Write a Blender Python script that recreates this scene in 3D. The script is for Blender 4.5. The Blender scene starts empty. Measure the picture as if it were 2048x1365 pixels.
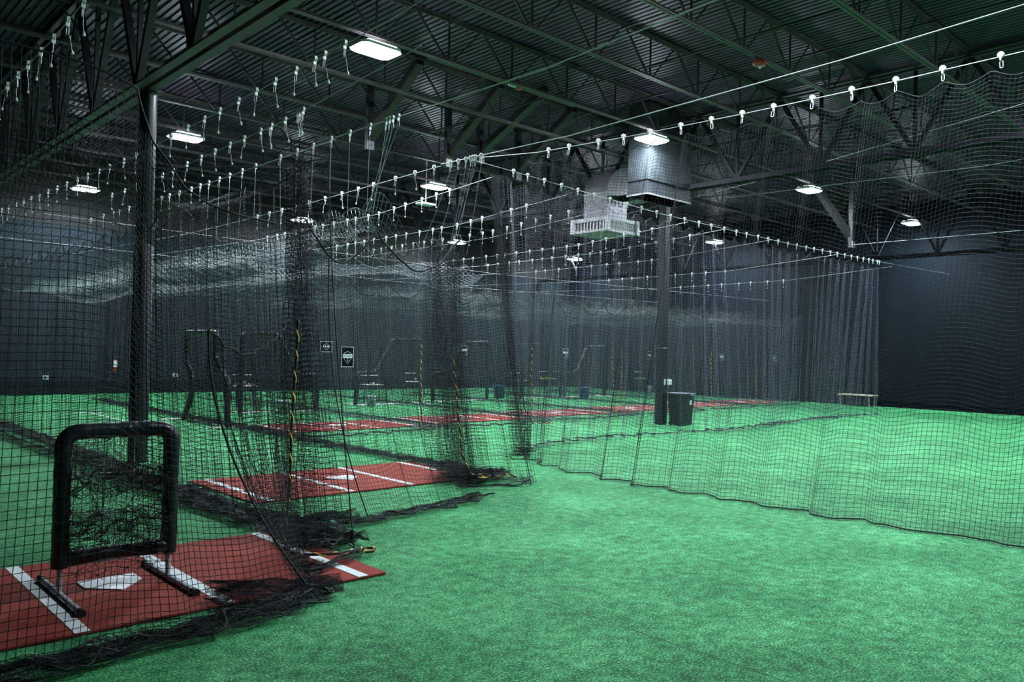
import bpy, math, random
import numpy as np
from mathutils import Vector, Matrix
from math import sin, cos, pi, radians

C = bpy.context.scene.collection
R = random.Random(11)
NP = np.random.RandomState(5)

# ------------------------------------------------------------------ helpers
def tag(o, label=None, cat=None, group=None, kind=None):
    if label: o['label'] = label
    if cat: o['category'] = cat
    if group: o['group'] = group
    if kind: o['kind'] = kind
    return o

def thing(name, loc, label, cat, group=None, rz=0, kind=None):
    o = bpy.data.objects.new(name, None)
    C.objects.link(o)
    o.empty_display_size = .1
    o.location = loc
    o.rotation_euler = (0, 0, rz)
    return tag(o, label, cat, group, kind)

class MB:
    """collects shapes, then becomes one mesh object"""
    def __init__(self):
        self.v = []; self.f = []; self.sm = []
    def add(self, vs, fs, smooth=False):
        n = len(self.v)
        self.v += [tuple(p) for p in vs]
        self.f += [tuple(i + n for i in f) for f in fs]
        self.sm += [smooth] * len(fs)
    def box(self, c, s, rz=0, bev=0):
        cx, cy, cz = c; sx, sy, sz = s[0] / 2, s[1] / 2, s[2] / 2
        b = min(bev, sx * .9, sy * .9, sz * .9)
        ca, sa = cos(rz), sin(rz)
        def tr(p): return (cx + p[0] * ca - p[1] * sa, cy + p[0] * sa + p[1] * ca, cz + p[2])
        if b <= 0:
            vs = [tr((x * sx, y * sy, z * sz)) for z in (-1, 1) for y in (-1, 1) for x in (-1, 1)]
            self.add(vs, [(0, 2, 3, 1), (4, 5, 7, 6), (0, 1, 5, 4), (2, 6, 7, 3), (0, 4, 6, 2), (1, 3, 7, 5)])
        else:
            def ring(z, i):
                x, y = sx - i, sy - i
                return [(-x + b, -y, z), (x - b, -y, z), (x, -y + b, z), (x, y - b, z), (x - b, y, z), (-x + b, y, z), (-x, y - b, z), (-x, -y + b, z)]
            rs = [ring(-sz, b * .6), ring(-sz + b, 0), ring(sz - b, 0), ring(sz, b * .6)]
            vs = [tr(p) for r in rs for p in r]
            fs = [tuple(range(7, -1, -1)), tuple(range(24, 32))]
            for k in range(3):
                for i in range(8):
                    j = (i + 1) % 8
                    fs.append((k * 8 + i, k * 8 + j, k * 8 + 8 + j, k * 8 + 8 + i))
            self.add(vs, fs)
    def bar(self, a, b, w, h, up=(0, 0, 1)):
        a = Vector(a); b = Vector(b); d = (b - a)
        if d.length < 1e-6: return
        d.normalize(); u = Vector(up)
        if abs(d.dot(u)) > .98: u = Vector((1, 0, 0))
        s = d.cross(u).normalized(); t = s.cross(d).normalized()
        vs = [p + s * x * w / 2 + t * y * h / 2 for p in (a, b) for x, y in ((-1, -1), (1, -1), (1, 1), (-1, 1))]
        self.add(vs, [(0, 1, 2, 3), (7, 6, 5, 4), (0, 4, 5, 1), (1, 5, 6, 2), (2, 6, 7, 3), (3, 7, 4, 0)])
    def tube(self, pts, r, n=8, cap=True, closed=False):
        pts = [Vector(p) for p in pts]; m = len(pts)
        rr = r if isinstance(r, (list, tuple)) else [r] * m
        tang = []
        for i in range(m):
            if closed: t = pts[(i + 1) % m] - pts[i - 1]
            else: t = pts[min(i + 1, m - 1)] - pts[max(i - 1, 0)]
            if t.length < 1e-9: t = Vector((0, 0, 1))
            tang.append(t.normalized())
        u = Vector((0, 0, 1)) if abs(tang[0].z) < .9 else Vector((1, 0, 0))
        a = tang[0].cross(u).normalized()
        vs = []
        for i in range(m):
            a = (a - tang[i] * a.dot(tang[i]))
            a = a.normalized() if a.length > 1e-6 else tang[i].orthogonal().normalized()
            b = tang[i].cross(a)
            for k in range(n):
                an = 2 * pi * k / n
                vs.append(pts[i] + (a * cos(an) + b * sin(an)) * rr[i])
        fs = []
        for i in range(m if closed else m - 1):
            j = (i + 1) % m
            for k in range(n):
                l = (k + 1) % n
                fs.append((i * n + k, i * n + l, j * n + l, j * n + k))
        self.add(vs, fs, True)
        if cap and not closed:
            self.add([vs[k] for k in range(n)], [tuple(range(n - 1, -1, -1))])
            self.add([vs[(m - 1) * n + k] for k in range(n)], [tuple(range(n))])
    def lathe(self, prof, n=20, c=(0, 0, 0), axis='z', smooth=True):
        vs = []
        for r, z in prof:
            for k in range(n):
                an = 2 * pi * k / n
                p = (r * cos(an), r * sin(an), z)
                if axis == 'x': p = (p[2], p[0], p[1])
                if axis == 'y': p = (p[0], p[2], p[1])
                vs.append((p[0] + c[0], p[1] + c[1], p[2] + c[2]))
        fs = []
        for i in range(len(prof) - 1):
            for k in range(n):
                l = (k + 1) % n
                fs.append((i * n + k, i * n + l, i * n + n + l, i * n + n + k))
        self.add(vs, fs, smooth)
    def prism(self, poly, a, b, plane='xz'):
        """poly of 2D points, extruded from a to b along the third axis"""
        def P(p, t):
            return {'xz': (p[0], t, p[1]), 'yz': (t, p[0], p[1]), 'xy': (p[0], p[1], t)}[plane]
        n = len(poly)
        self.add([P(p, a) for p in poly] + [P(p, b) for p in poly],
                 [tuple(range(n)), tuple(range(2 * n - 1, n - 1, -1))] + [(i, i + n, (i + 1) % n + n, (i + 1) % n) for i in range(n)])
    def mesh(self, name):
        me = bpy.data.meshes.new(name)
        me.from_pydata([tuple(p) for p in self.v], [], self.f)
        me.polygons.foreach_set('use_smooth', self.sm)
        me.update()
        return me
    def build(self, name, mat, parent=None):
        me = self.mesh(name)
        me.materials.append(mat)
        o = bpy.data.objects.new(name, me)
        C.objects.link(o)
        if parent: o.parent = parent
        return o

def rounded(pts, r, n=5, closed=False):
    """round the corners of a polyline"""
    pts = [Vector(p) for p in pts]; out = []
    m = len(pts)
    for i in range(m):
        if not closed and i in (0, m - 1):
            out.append(pts[i]); continue
        p, a, b = pts[i], pts[i - 1], pts[(i + 1) % m]
        da, db = (a - p), (b - p)
        k = min(r, da.length * .49, db.length * .49)
        A = p + da.normalized() * k; B = p + db.normalized() * k
        for j in range(n + 1):
            t = j / n
            out.append(A * (1 - t) ** 2 + p * 2 * t * (1 - t) + B * t * t)
    return out

def fast_mesh(name, verts, quads, mat, parent=None, smooth=False):
    me = bpy.data.meshes.new(name)
    nv, nq = len(verts), len(quads)
    me.vertices.add(nv)
    me.vertices.foreach_set('co', np.asarray(verts, np.float32).ravel())
    me.loops.add(nq * 4)
    me.loops.foreach_set('vertex_index', np.asarray(quads, np.int32).ravel())
    me.polygons.add(nq)
    me.polygons.foreach_set('loop_start', np.arange(0, nq * 4, 4, dtype=np.int32))
    try: me.polygons.foreach_set('loop_total', np.full(nq, 4, np.int32))
    except Exception: pass
    if smooth: me.polygons.foreach_set('use_smooth', np.ones(nq, bool))
    me.update(calc_edges=True)
    me.materials.append(mat)
    o = bpy.data.objects.new(name, me)
    C.objects.link(o)
    if parent: o.parent = parent
    return o

# ------------------------------------------------------------------ materials
def material(name, col, rough=.6, metal=0, spec=.5, emit=None, estr=0, sheen=0):
    m = bpy.data.materials.new(name); m.use_nodes = True
    b = m.node_tree.nodes['Principled BSDF']
    b.inputs['Base Color'].default_value = (*col, 1)
    b.inputs['Roughness'].default_value = rough
    b.inputs['Metallic'].default_value = metal
    b.inputs['Specular IOR Level'].default_value = spec
    if sheen: b.inputs['Sheen Weight'].default_value = sheen
    if emit:
        b.inputs['Emission Color'].default_value = (*emit, 1)
        b.inputs['Emission Strength'].default_value = estr
    return m

def mottled(name, c1, c2, scale=8, rough=.7, metal=0, bump=0, bscale=60, spec=.5, detail=4):
    """a noise-mixed surface"""
    m = material(name, c1, rough, metal, spec)
    nt = m.node_tree; b = nt.nodes['Principled BSDF']
    tc = nt.nodes.new('ShaderNodeTexCoord')
    n = nt.nodes.new('ShaderNodeTexNoise'); n.inputs['Scale'].default_value = scale; n.inputs['Detail'].default_value = detail
    r = nt.nodes.new('ShaderNodeValToRGB')
    r.color_ramp.elements[0].position = .35; r.color_ramp.elements[0].color = (*c1, 1)
    r.color_ramp.elements[1].position = .68; r.color_ramp.elements[1].color = (*c2, 1)
    nt.links.new(tc.outputs['Object'], n.inputs['Vector'])
    nt.links.new(n.outputs['Fac'], r.inputs['Fac'])
    nt.links.new(r.outputs['Color'], b.inputs['Base Color'])
    if bump:
        n2 = nt.nodes.new('ShaderNodeTexNoise'); n2.inputs['Scale'].default_value = bscale
        bp = nt.nodes.new('ShaderNodeBump'); bp.inputs['Strength'].default_value = bump; bp.inputs['Distance'].default_value = .02
        nt.links.new(tc.outputs['Object'], n2.inputs['Vector'])
        nt.links.new(n2.outputs['Fac'], bp.inputs['Height'])
        nt.links.new(bp.outputs['Normal'], b.inputs['Normal'])
    return m

def turf_material():
    m = material('green_turf', (.03, .2, .07), .55, 0, .35)
    nt = m.node_tree; b = nt.nodes['Principled BSDF']; N = nt.nodes.new; L = nt.links.new
    tc = N('ShaderNodeTexCoord')
    def noise(sc, det=3, vec=None, rough=.6):
        n = N('ShaderNodeTexNoise'); n.inputs['Scale'].default_value = sc; n.inputs['Detail'].default_value = det
        n.inputs['Roughness'].default_value = rough
        L(vec or tc.outputs['Object'], n.inputs['Vector']); return n
    big = noise(.9, 3); mid = noise(9, 4); fine = noise(60, 6, rough=.85)
    r1 = N('ShaderNodeValToRGB')
    e = r1.color_ramp.elements
    e[0].position = .42; e[0].color = (.001, .050, .016, 1)
    e[1].position = .61; e[1].color = (.27, .86, .40, 1)
    k = e.new(.515); k.color = (.024, .31, .090, 1)
    add = N('ShaderNodeMath'); add.operation = 'MULTIPLY_ADD'; add.inputs[1].default_value = .22; L(mid.outputs['Fac'], add.inputs[0])
    add2 = N('ShaderNodeMath'); add2.operation = 'MULTIPLY_ADD'; add2.inputs[1].default_value = .14; L(big.outputs['Fac'], add2.inputs[0])
    L(fine.outputs['Fac'], add.inputs[2]); L(add.outputs[0], add2.inputs[2])
    sub = N('ShaderNodeMath'); sub.operation = 'SUBTRACT'; sub.inputs[1].default_value = .18; L(add2.outputs[0], sub.inputs[0])
    L(sub.outputs[0], r1.inputs['Fac'])
    # pale specks painted as glints on the fibre tips
    vor = N('ShaderNodeTexVoronoi'); vor.inputs['Scale'].default_value = 75
    L(tc.outputs['Object'], vor.inputs['Vector'])
    tip = N('ShaderNodeMath'); tip.operation = 'LESS_THAN'; tip.inputs[1].default_value = .2; L(vor.outputs['Distance'], tip.inputs[0])
    sel = N('ShaderNodeSeparateColor'); L(vor.outputs['Color'], sel.inputs[0])
    few = N('ShaderNodeMath'); few.operation = 'GREATER_THAN'; few.inputs[1].default_value = .6; L(sel.outputs[0], few.inputs[0])
    mul = N('ShaderNodeMath'); mul.operation = 'MULTIPLY'; L(tip.outputs[0], mul.inputs[0]); L(few.outputs[0], mul.inputs[1])
    mx = N('ShaderNodeMix'); mx.data_type = 'RGBA'; L(mul.outputs[0], mx.inputs[0]); L(r1.outputs['Color'], mx.inputs[6]); mx.inputs[7].default_value = (.62, .95, .72, 1)
    # seams between the turf rolls
    sx = N('ShaderNodeSeparateXYZ'); L(tc.outputs['Object'], sx.inputs[0])
    wob = N('ShaderNodeMath'); wob.operation = 'MULTIPLY_ADD'; wob.inputs[1].default_value = .02; L(mid.outputs['Fac'], wob.inputs[0]); L(sx.outputs[0], wob.inputs[2])
    md = N('ShaderNodeMath'); md.operation = 'PINGPONG'; md.inputs[1].default_value = 2.3; L(wob.outputs[0], md.inputs[0])
    lt = N('ShaderNodeMath'); lt.operation = 'LESS_THAN'; lt.inputs[1].default_value = .007; L(md.outputs[0], lt.inputs[0])
    sc = N('ShaderNodeMath'); sc.operation = 'MULTIPLY'; sc.inputs[1].default_value = .75; L(lt.outputs[0], sc.inputs[0])
    mx2 = N('ShaderNodeMix'); mx2.data_type = 'RGBA'; L(sc.outputs[0], mx2.inputs[0]); L(mx.outputs[2], mx2.inputs[6]); mx2.inputs[7].default_value = (.01, .06, .025, 1)
    L(mx2.outputs[2], b.inputs['Base Color'])
    bp = N('ShaderNodeBump'); bp.inputs['Strength'].default_value = .9; bp.inputs['Distance'].default_value = .02
    L(fine.outputs['Fac'], bp.inputs['Height']); L(bp.outputs['Normal'], b.inputs['Normal'])
    b.inputs['Sheen Weight'].default_value = .03; b.inputs['Specular IOR Level'].default_value = .1; b.inputs['Sheen Roughness'].default_value = .5
    b.inputs['Sheen Tint'].default_value = (.6, 1, .75, 1)
    return m

M = {}
M['turf'] = turf_material()
M['wall'] = mottled('navy_painted_wall', (.0008, .0032, .0066), (.0013, .0045, .0088), 1.2, .75, bump=.05, bscale=25, spec=.12)
M['wall_grey'] = mottled('grey_block_wall', (.009, .015, .021), (.013, .020, .027), 1.5, .8, spec=.15)
M['wall_black'] = material('black_upper_wall', (.0015, .002, .003), .8)
M['deck'] = mottled('dark_corrugated_steel', (.046, .028, .054), (.072, .044, .084), 3, .40, .3)
M['steel'] = mottled('dark_painted_steel', (.018, .016, .019), (.030, .027, .031), 6, .45, .2)
M['girder'] = mottled('greenish_grey_primer_steel', (.055, .040, .046), (.085, .064, .070), 4, .5, .1)
M['column'] = mottled('black_column_paint', (.004, .006, .009), (.007, .010, .014), 5, .42)
M['cable'] = material('galvanised_cable', (.92, .84, .95), .35, .1)
M['white'] = material('white_plastic', (.95, .93, .95), .35)
M['chrome'] = material('bright_zinc', (.9, .84, .92), .3, .3)
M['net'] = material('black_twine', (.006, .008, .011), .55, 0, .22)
M['net_far'] = material('black_twine_lit_tone', (.052, .066, .086), .38, 0, .8)  # black twine painted grey-blue, the way lamplight tones the farther nets
M['net_curtain'] = material('curtain_twine_lit_tone', (.13, .125, .19), .38, 0, .8)  # lamplight on the curtain folds is put into this twine colour
M['net_roof'] = material('roof_twine_lit_tone', (.24, .27, .30), .4, 0, .8)  # black twine whitened to stand for strong lamplight on the roof net
M['rope'] = material('black_rope', (.008, .009, .011), .75)
M['cord'] = material('pale_drop_cord', (.36, .42, .46), .5)
M['yellow'] = mottled('yellow_rope', (.80, .48, .05), (.9, .6, .12), 30, .6)
M['mat'] = mottled('red_turf_mat', (.21, .018, .010), (.36, .040, .018), 90, .85, bump=.5, bscale=220)
M['line'] = mottled('white_turf_line', (.68, .74, .76), (.85, .9, .92), 90, .8, bump=.3, bscale=200)
M['rubber'] = material('white_rubber_plate', (.86, .9, .93), .5)
M['pad'] = mottled('black_foam_padding', (.006, .008, .011), (.013, .017, .024), 14, .30, bump=.35, bscale=26)
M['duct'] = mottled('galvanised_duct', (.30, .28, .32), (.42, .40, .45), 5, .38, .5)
M['duct_shade_tone'] = mottled('galvanised_duct_shade_tone', (.012, .015, .018), (.022, .026, .03), 5, .5, .1)  # galvanised metal painted near black to stand for dim light on it
M['shaded_steel'] = material('girder_steel_shade_tone', (.006, .006, .008), .8, 0, .15)  # girder steel blackened, shade on the right-hand girders put into the colour
M['diffuser'] = mottled('pale_diffuser_metal', (.72, .66, .74), (.85, .8, .87), 4, .45, .15)
M['diffuser_under'] = material('beige_diffuser_bottom', (.30, .25, .24), .6)
M['near_black'] = material('near_black_matte', (.004, .005, .006), .8)
M['lamp_body'] = material('white_lamp_housing', (.7, .73, .75), .4)
M['lens'] = material('glowing_lens', (.9, .95, 1), .4, emit=(.80, .93, 1.0), estr=68)
M['lens_dim'] = material('dimmed_lens', (.9, .95, 1), .4, emit=(.80, .93, 1.0), estr=22)
M['added_uplight'] = material('added_uplight_glow', (.9, .95, 1), .4, emit=(.80, .93, 1.0), estr=2.2)  # glow added on top of the lamps to whiten the deck above
M['steel_tube'] = mottled('scuffed_grey_tube', (.38, .41, .45), (.55, .59, .64), 20, .4, .1)
M['clear_tube'] = material('glossy_grey_tube', (.38, .42, .47), .22, .1)
M['black'] = material('black_plastic', (.008, .009, .011), .5)
M['bin'] = mottled('black_bin_plastic', (.0025, .003, .005), (.005, .006, .009), 10, .55)
M['bag'] = material('grey_bin_liner', (.3, .32, .38), .25)
M['paper'] = material('white_paper', (.8, .85, .9), .6)
M['blue'] = material('blue_bucket', (.02, .07, .17), .4)
M['grey_bucket'] = mottled('pale_grey_bucket', (.3, .34, .37), (.5, .55, .58), 6, .45)
M['ball'] = mottled('worn_white_ball', (.62, .58, .52), (.85, .84, .8), 40, .6)
M['ball_y'] = material('yellow_ball', (.55, .66, .03), .55)
M['ball_g'] = material('green_ball', (.24, .62, .05), .55)
M['sign'] = material('black_sign_board', (.004, .006, .01), .28)
M['sign_white'] = material('white_sign_print', (.78, .84, .88), .4)
M['wood'] = mottled('pale_bench_wood', (.42, .32, .22), (.58, .47, .35), 20, .6)
M['red'] = material('red_enamel', (.3, .012, .01), .4)
M['outlet'] = material('outlet_plate', (.55, .6, .62), .4)
M['pipe'] = material('black_sprinkler_pipe', (.012, .013, .015), .45)

# ------------------------------------------------------------------ room
XR, YB, XL, YF = 35.7, 33.5, -5.0, -7.0
def quad(name, vs, mat, kind='structure', parent=None):
    b = MB(); b.add(vs, [(0, 1, 2, 3)])
    o = b.build(name, mat, parent)
    if kind: o['kind'] = kind
    return o
def slab(name, lo, hi, mat):
    b = MB(); b.box([(lo[i] + hi[i]) / 2 for i in range(3)], [hi[i] - lo[i] for i in range(3)])
    o = b.build(name, mat); o['kind'] = 'structure'; return o
slab('floor', (XL, YF, -.2), (XR, YB, 0), M['turf'])
slab('wall_back', (XL, YB, -.2), (XR + .3, YB + .3, 6.3), M['wall_grey'])
slab('trim_1', (XL, YB - .03, 6.3), (XR, YB + .3, 9.6), M['wall_black'])  # upper band of the back wall, coloured near black
slab('wall_right', (XR, YF, -.2), (XR + .3, YB, 9.6), M['wall'])
slab('wall_left', (XL - .3, YF, -.2), (XL, YB, 9.6), M['wall'])
slab('wall_front', (XL, YF - .3, -.2), (XR, YF, 9.6), M['wall'])
# dark baseboard rail on the right wall
slab('baseboard_right', (XR - .05, YF, .24), (XR, YB, .34), M['wall'])
slab('baseboard_back', (XL, YB - .08, 0), (XR, YB - .03, .5), M['wall'])

ZT = 8.72  # deck underside over the joists
def deck():
    pitch = .152
    xs = []
    x = XL
    while x < XR:
        xs += [(x, 0), (x + .09, 0), (x + .102, .04), (x + .14, .04)]
        x += pitch
    n = len(xs)
    vs = [(a, YF, ZT + b) for a, b in xs] + [(a, YB, ZT + b) for a, b in xs]
    b = MB(); b.add(vs, [(i, i + n, i + n + 1, i + 1) for i in range(n - 1)])
    o = b.build('ceiling', M['deck']); o['kind'] = 'structure'
deck()

# open-web joists
joist_y = [YF + .8 + 2.26 * k for k in range(4)]
joist_y = [-3.0, -.75, 1.5, 3.78, 6.08, 8.28, 10.5, 12.9, 15.2, 17.6, 19.95, 22.3, 24.7, 27.0, 29.3, 31.6]
ordn = ['first', 'second', 'third', 'fourth', 'fifth', 'sixth', 'seventh', 'eighth', 'ninth', 'tenth', 'eleventh', 'twelfth', 'thirteenth', 'fourteenth', 'fifteenth', 'sixteenth']
def joist_mesh():
    b = MB(); zb, zt = 7.8, ZT - .04
    for s in (-.035, .035):
        b.box(((XL + XR) / 2, s, zb), (XR - XL, .05, .012)); b.box(((XL + XR) / 2, s * .4, zb + .03), (XR - XL, .01, .06))
        b.box(((XL + XR) / 2, s, zt), (XR - XL, .06, .012)); b.box(((XL + XR) / 2, s * .4, zt - .035), (XR - XL, .01, .07))
    me = b
    x = XL + .3
    w = MB()
    while x < XR - 1.6:
        xm, xe = x + .87, x + 1.74
        w.bar((x, 0, zt), (xm - .05, 0, zb), .035, .035)
        w.bar((xm, 0, zb), (xm, 0, zt), .03, .03)
        w.bar((xm + .05, 0, zb), (xe, 0, zt), .022, .022)
        x = xe
    return me, w
jm, jw = joist_mesh()
jchord = jm.mesh('joist_chord'); jchord.materials.append(M['girder'])
jweb = jw.mesh('joist_web'); jweb.materials.append(M['steel'])
for k, y in enumerate(joist_y):
    t = thing('roof_joist', (0, y, 0), ordn[k] + ' open-web steel roof joist counted from the camera end of the hall', 'joist', 'open-web joists under the roof deck', kind='structure')
    for n, me in (('chord', jchord), ('web', jweb)):
        o = bpy.data.objects.new(n, me); C.objects.link(o); o.parent = t

# joist girders over the column lines
def girder(x, label, m1='girder', m2='steel', q=.11, zb=6.1):
    t = thing('joist_girder', (x, 0, 0), label, 'girder', 'deep steel girders over the columns', kind='structure')
    b = MB(); zt = 7.72
    for s in (-.11, .11):
        b.box((s, (YF + YB) / 2, zb), (.14, YB - YF, .018)); b.box((s * .45, (YF + YB) / 2, zb + .07), (.014, YB - YF, .14))
    b.build('bottom_chord', M[m1], t)
    b = MB()
    for s in (-.08, .08):
        b.box((s, (YF + YB) / 2, zt + .9), (.1, YB - YF, .05)); 
    b.build('top_chord', M['steel'], t)
    b = MB()
    for k in range(len(joist_y) - 1):
        y0, y1 = joist_y[k], joist_y[k + 1]; ym = (y0 + y1) / 2
        b.bar((0, y0, 8.6), (0, ym, zb + .08), q, q)
        b.bar((0, y1, 8.6), (0, ym, zb + .08), q, q)
        b.bar((0, ym, zb + .08), (0, ym, 8.6), .07, .07)
    b.build('web', M[m2], t)
girder(4.5, 'deep steel roof girder with double chord resting on the near left column')
girder(18.95, 'deep steel roof girder crossing above the pale air duct', 'shaded_steel', 'shaded_steel', .09, 6.62)
girder(33.3, 'deep steel roof girder beside the far right wall', 'shaded_steel', 'shaded_steel', .08)

# bridging rods and pipes in the roof
def bridging(x, label):
    b = MB(); b.bar((x, YF + .2, 8.45), (x, YB - .2, 8.45), .035, .035); b.bar((x + .9, YF + .2, 7.92), (x + .9, YB - .2, 7.92), .03, .03)
    tag(b.build('bridging_rod', M['pipe']), label, 'rod', 'bridging rods between the joists', 'structure')
for k, x in enumerate((8.2, 12.4, 16.2, 23.2, 28.0)):
    bridging(x, ordn[k] + ' pair of thin dark bridging rods between the roof joists, counted from the left')
b = MB(); b.tube([(9.8, 13.25, 7.95), (14.2, 13.25, 7.95)], .07, 12)
p = thing('sprinkler_pipe', (0, 0, 0), 'short black sprinkler main with a red coupling, under the roof joists left of centre', 'pipe')
o = b.build('pipe_run', M['pipe'], p)
b = MB(); b.lathe([(.0, -.05), (.095, -.05), (.095, .05), (0, .05)], 14, (12.35, 13.25, 7.95), 'x'); b.build('coupling', M['red'], p)
b = MB(); b.box((12.1, 13.17, 7.9), (.22, .02, .11)); b.build('pipe_label', M['paper'], p)
b = MB(); b.tube([(20.5, -2, 8.2), (20.5, 33, 8.2)], .045, 8)
tag(b.build('sprinkler_branch_pipe', M['pipe']), 'long thin black sprinkler branch pipe running above the curtain net', 'pipe')

# red alarm hanging from the joist
t = thing('ceiling_alarm', (14.15, 8.28, 7.78), 'red round alarm hanging under a roof joist near the top right', 'alarm')
b = MB(); b.lathe([(0, .0), (.05, 0), (.13, -.04), (.14, -.08), (.1, -.12), (0, -.13)], 20); b.build('body', M['red'], t)
b = MB(); b.lathe([(0, -.125), (.03, -.13), (.025, -.17), (0, -.18)], 12); b.build('strobe', M['white'], t)

# columns
t = thing('steel_column', (4.62, 13.9, 0), 'tall dark round column rising behind the padded pitching target', 'column')
b = MB(); b.lathe([(0, 0), (.135, 0), (.135, 6.12)], 28); b.build('shaft', M['column'], t)
b = MB(); b.lathe([(.148, 0), (.15, .02), (.15, 3.55), (.14, 3.58)], 28); b.build('padding', M['column'], t)
b = MB(); b.box((0, 0, 6.12 - .015), (.36, .36, .03)); b.build('cap_plate', M['steel'], t)
t = thing('steel_column', (18.95, 14.02, 0), 'square dark steel column standing beside the black wheeled bin', 'column')
b = MB(); b.box((0, 0, 3.29), (.24, .24, 6.58), bev=.015); b.build('shaft', M['column'], t)
b = MB(); b.box((0, -.0, 1.1), (.265, .265, 2.2), bev=.02); b.build('padding', M['column'], t)
b = MB(); b.box((0, 0, 6.59), (.36, .36, .03)); b.build('cap_plate', M['steel'], t)
t = thing('outlet_box', (19.12, 13.82, 1.22), 'white electrical outlet box on the square column above the bin', 'outlet')
b = MB(); b.box((0, .06, 0), (.16, .1, .17), bev=.01); b.build('box', M['outlet'], t)
b = MB(); b.box((.0, .005, 0), (.12, .012, .13)); b.build('cover', M['white'], t)
b = MB(); b.lathe([(0, -.012), (.022, -.012), (.022, 0)], 12, (0.01, 0, 0), 'y'); b.build('socket', M['black'], t)
b = MB(); b.box((-.2, .08, 0), (.05, .08, .16)); b.build('switch', M['outlet'], t)

# posts that hold the cables, with kicker braces
def cable_post(x, y, zb, k, label):
    t = thing('cable_post', (x, y, 0), label, 'post', 'cable anchor posts hung from the roof', kind='structure')
    b = MB(); b.box((0, 0, (zb + 8.66) / 2), (.16, .16, 8.66 - zb), bev=.01); b.build('shaft', M['steel'], t)
    b = MB(); b.bar((.1, .05, zb + .35), k, .2, .2); b.build('brace', M['steel'], t)
    b = MB(); b.box((0, -.09, zb + .1), (.2, .02, .22)); b.tube([(0, -.1, zb + .1), (0, -.2, zb + .08)], .012, 6); b.build('anchor_plate', M['duct'], t)
cable_post(11.26, 17.6, 7.03, (-.25, -2.45, 8.62), 'short dark hanging post with a kicker brace, leftmost of the group in the middle of the roof')
cable_post(13.8, 17.6, 7.03, (-.4, -2.6, 8.62), 'short dark hanging post with a kicker brace, second of the group in the middle of the roof')
cable_post(14.84, 17.45, 7.3, (-.42, -3.0, 8.62), 'thick hanging post with the widest kicker brace, above where the long cables meet')
cable_post(16.45, 17.6, 7.1, (-.35, -2.6, 8.62), 'short dark hanging post with a kicker brace, rightmost of the group in the middle of the roof')
cable_post(27.8, 12.6, 5.9, (-1.8, .5, 7.9), 'cable anchor post near the far end of the curtain net')

# ------------------------------------------------------------------ lamps
lampproto = None
def lamp_parts():
    hb = MB()
    W, D = .88, .60
    def sec(w, d, z, c): return [(-w / 2 + c, -d / 2, z), (w / 2 - c, -d / 2, z), (w / 2, -d / 2 + c, z), (w / 2, d / 2 - c, z), (w / 2 - c, d / 2, z), (-w / 2 + c, d / 2, z), (-w / 2, d / 2 - c, z), (-w / 2, -d / 2 + c, z)]
    r = [sec(W, D, 0, .1), sec(W, D, .05, .1), sec(W * .8, D * .5, .09, .05), sec(W * .5, D * .3, .13, .03)]
    vs = sum(r, []); fs = [tuple(range(24, 32))]
    for k in range(3):
        for i in range(8):
            j = (i + 1) % 8; fs.append((k * 8 + i, k * 8 + j, k * 8 + 8 + j, k * 8 + 8 + i))
    hb.add(vs, fs)
    lb = MB()
    a = sec(W - .02, D - .02, -.001, .1); c = sec(W - .12, D - .12, -.035, .09)
    lb.add(a + c, [(8, 9, 10, 11, 12, 13, 14, 15)] + [(i + 8, i, (i + 1) % 8, (i + 1) % 8 + 8) for i in range(8)])
    sb = MB()
    sb.tube([(-.25, 0, .12), (-.25, 0, .55)], .008, 6)
    s2 = MB(); s2.tube([(.25, 0, .12), (.25, 0, .55)], .008, 6)
    ub = MB(); ub.box((0, 0, .134), (.40, .15, .012)); ub.box((0, .19, .088), (.62, .10, .012)); ub.box((0, -.19, .088), (.62, .10, .012))
    return hb, lb, sb, s2, ub
hb, lb, sb, s2, ub = lamp_parts()
LX, LY = (8.27, 16.65, 25.05, 33.6), (3.45, 12.78, 21.9, 31.0)
colw = ['leftmost column', 'second column from the left', 'third column from the left', 'rightmost column']
roww = ['nearest row overhead', 'second row out', 'third row out', 'far row by the back wall']
proto = []
for j, y in enumerate(LY):
    for i, x in enumerate(LX):
        t = thing('high_bay_light', (x, y, 7.5 if j < 3 else 7.3), 'glowing white high-bay ceiling light, ' + roww[j] + ', ' + colw[i], 'ceiling light', 'high-bay lights under the roof')
        if not proto:
            proto = [hb.build('housing', M['lamp_body'], t), lb.build('lens', M['lens'], t), sb.build('hanger', M['steel'], t), s2.build('hanger', M['steel'], t), ub.build('added_uplight', M['added_uplight'], t)]
        else:
            for q in proto:
                c = q.copy(); C.objects.link(c); c.parent = t
                if i == 0 and j == 0 and q.name.startswith('lens'):
                    c.data = q.data.copy(); c.data.materials[0] = M['lens_dim']
# small unlit speaker-like panel hanging below one lamp
t = thing('unlit_fixture', (16.9, 22.7, 7.05), 'small unlit pale light fixture hanging on a rod under the middle lamp', 'light fixture')
b = MB(); b.box((0, 0, 0), (.62, .4, .06), bev=.02); b.build('panel_body', M['lamp_body'], t)
b = MB(); b.tube([(0, 0, .03), (0, 0, 1.6)], .02, 8); b.build('rod', M['cable'], t)

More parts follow.
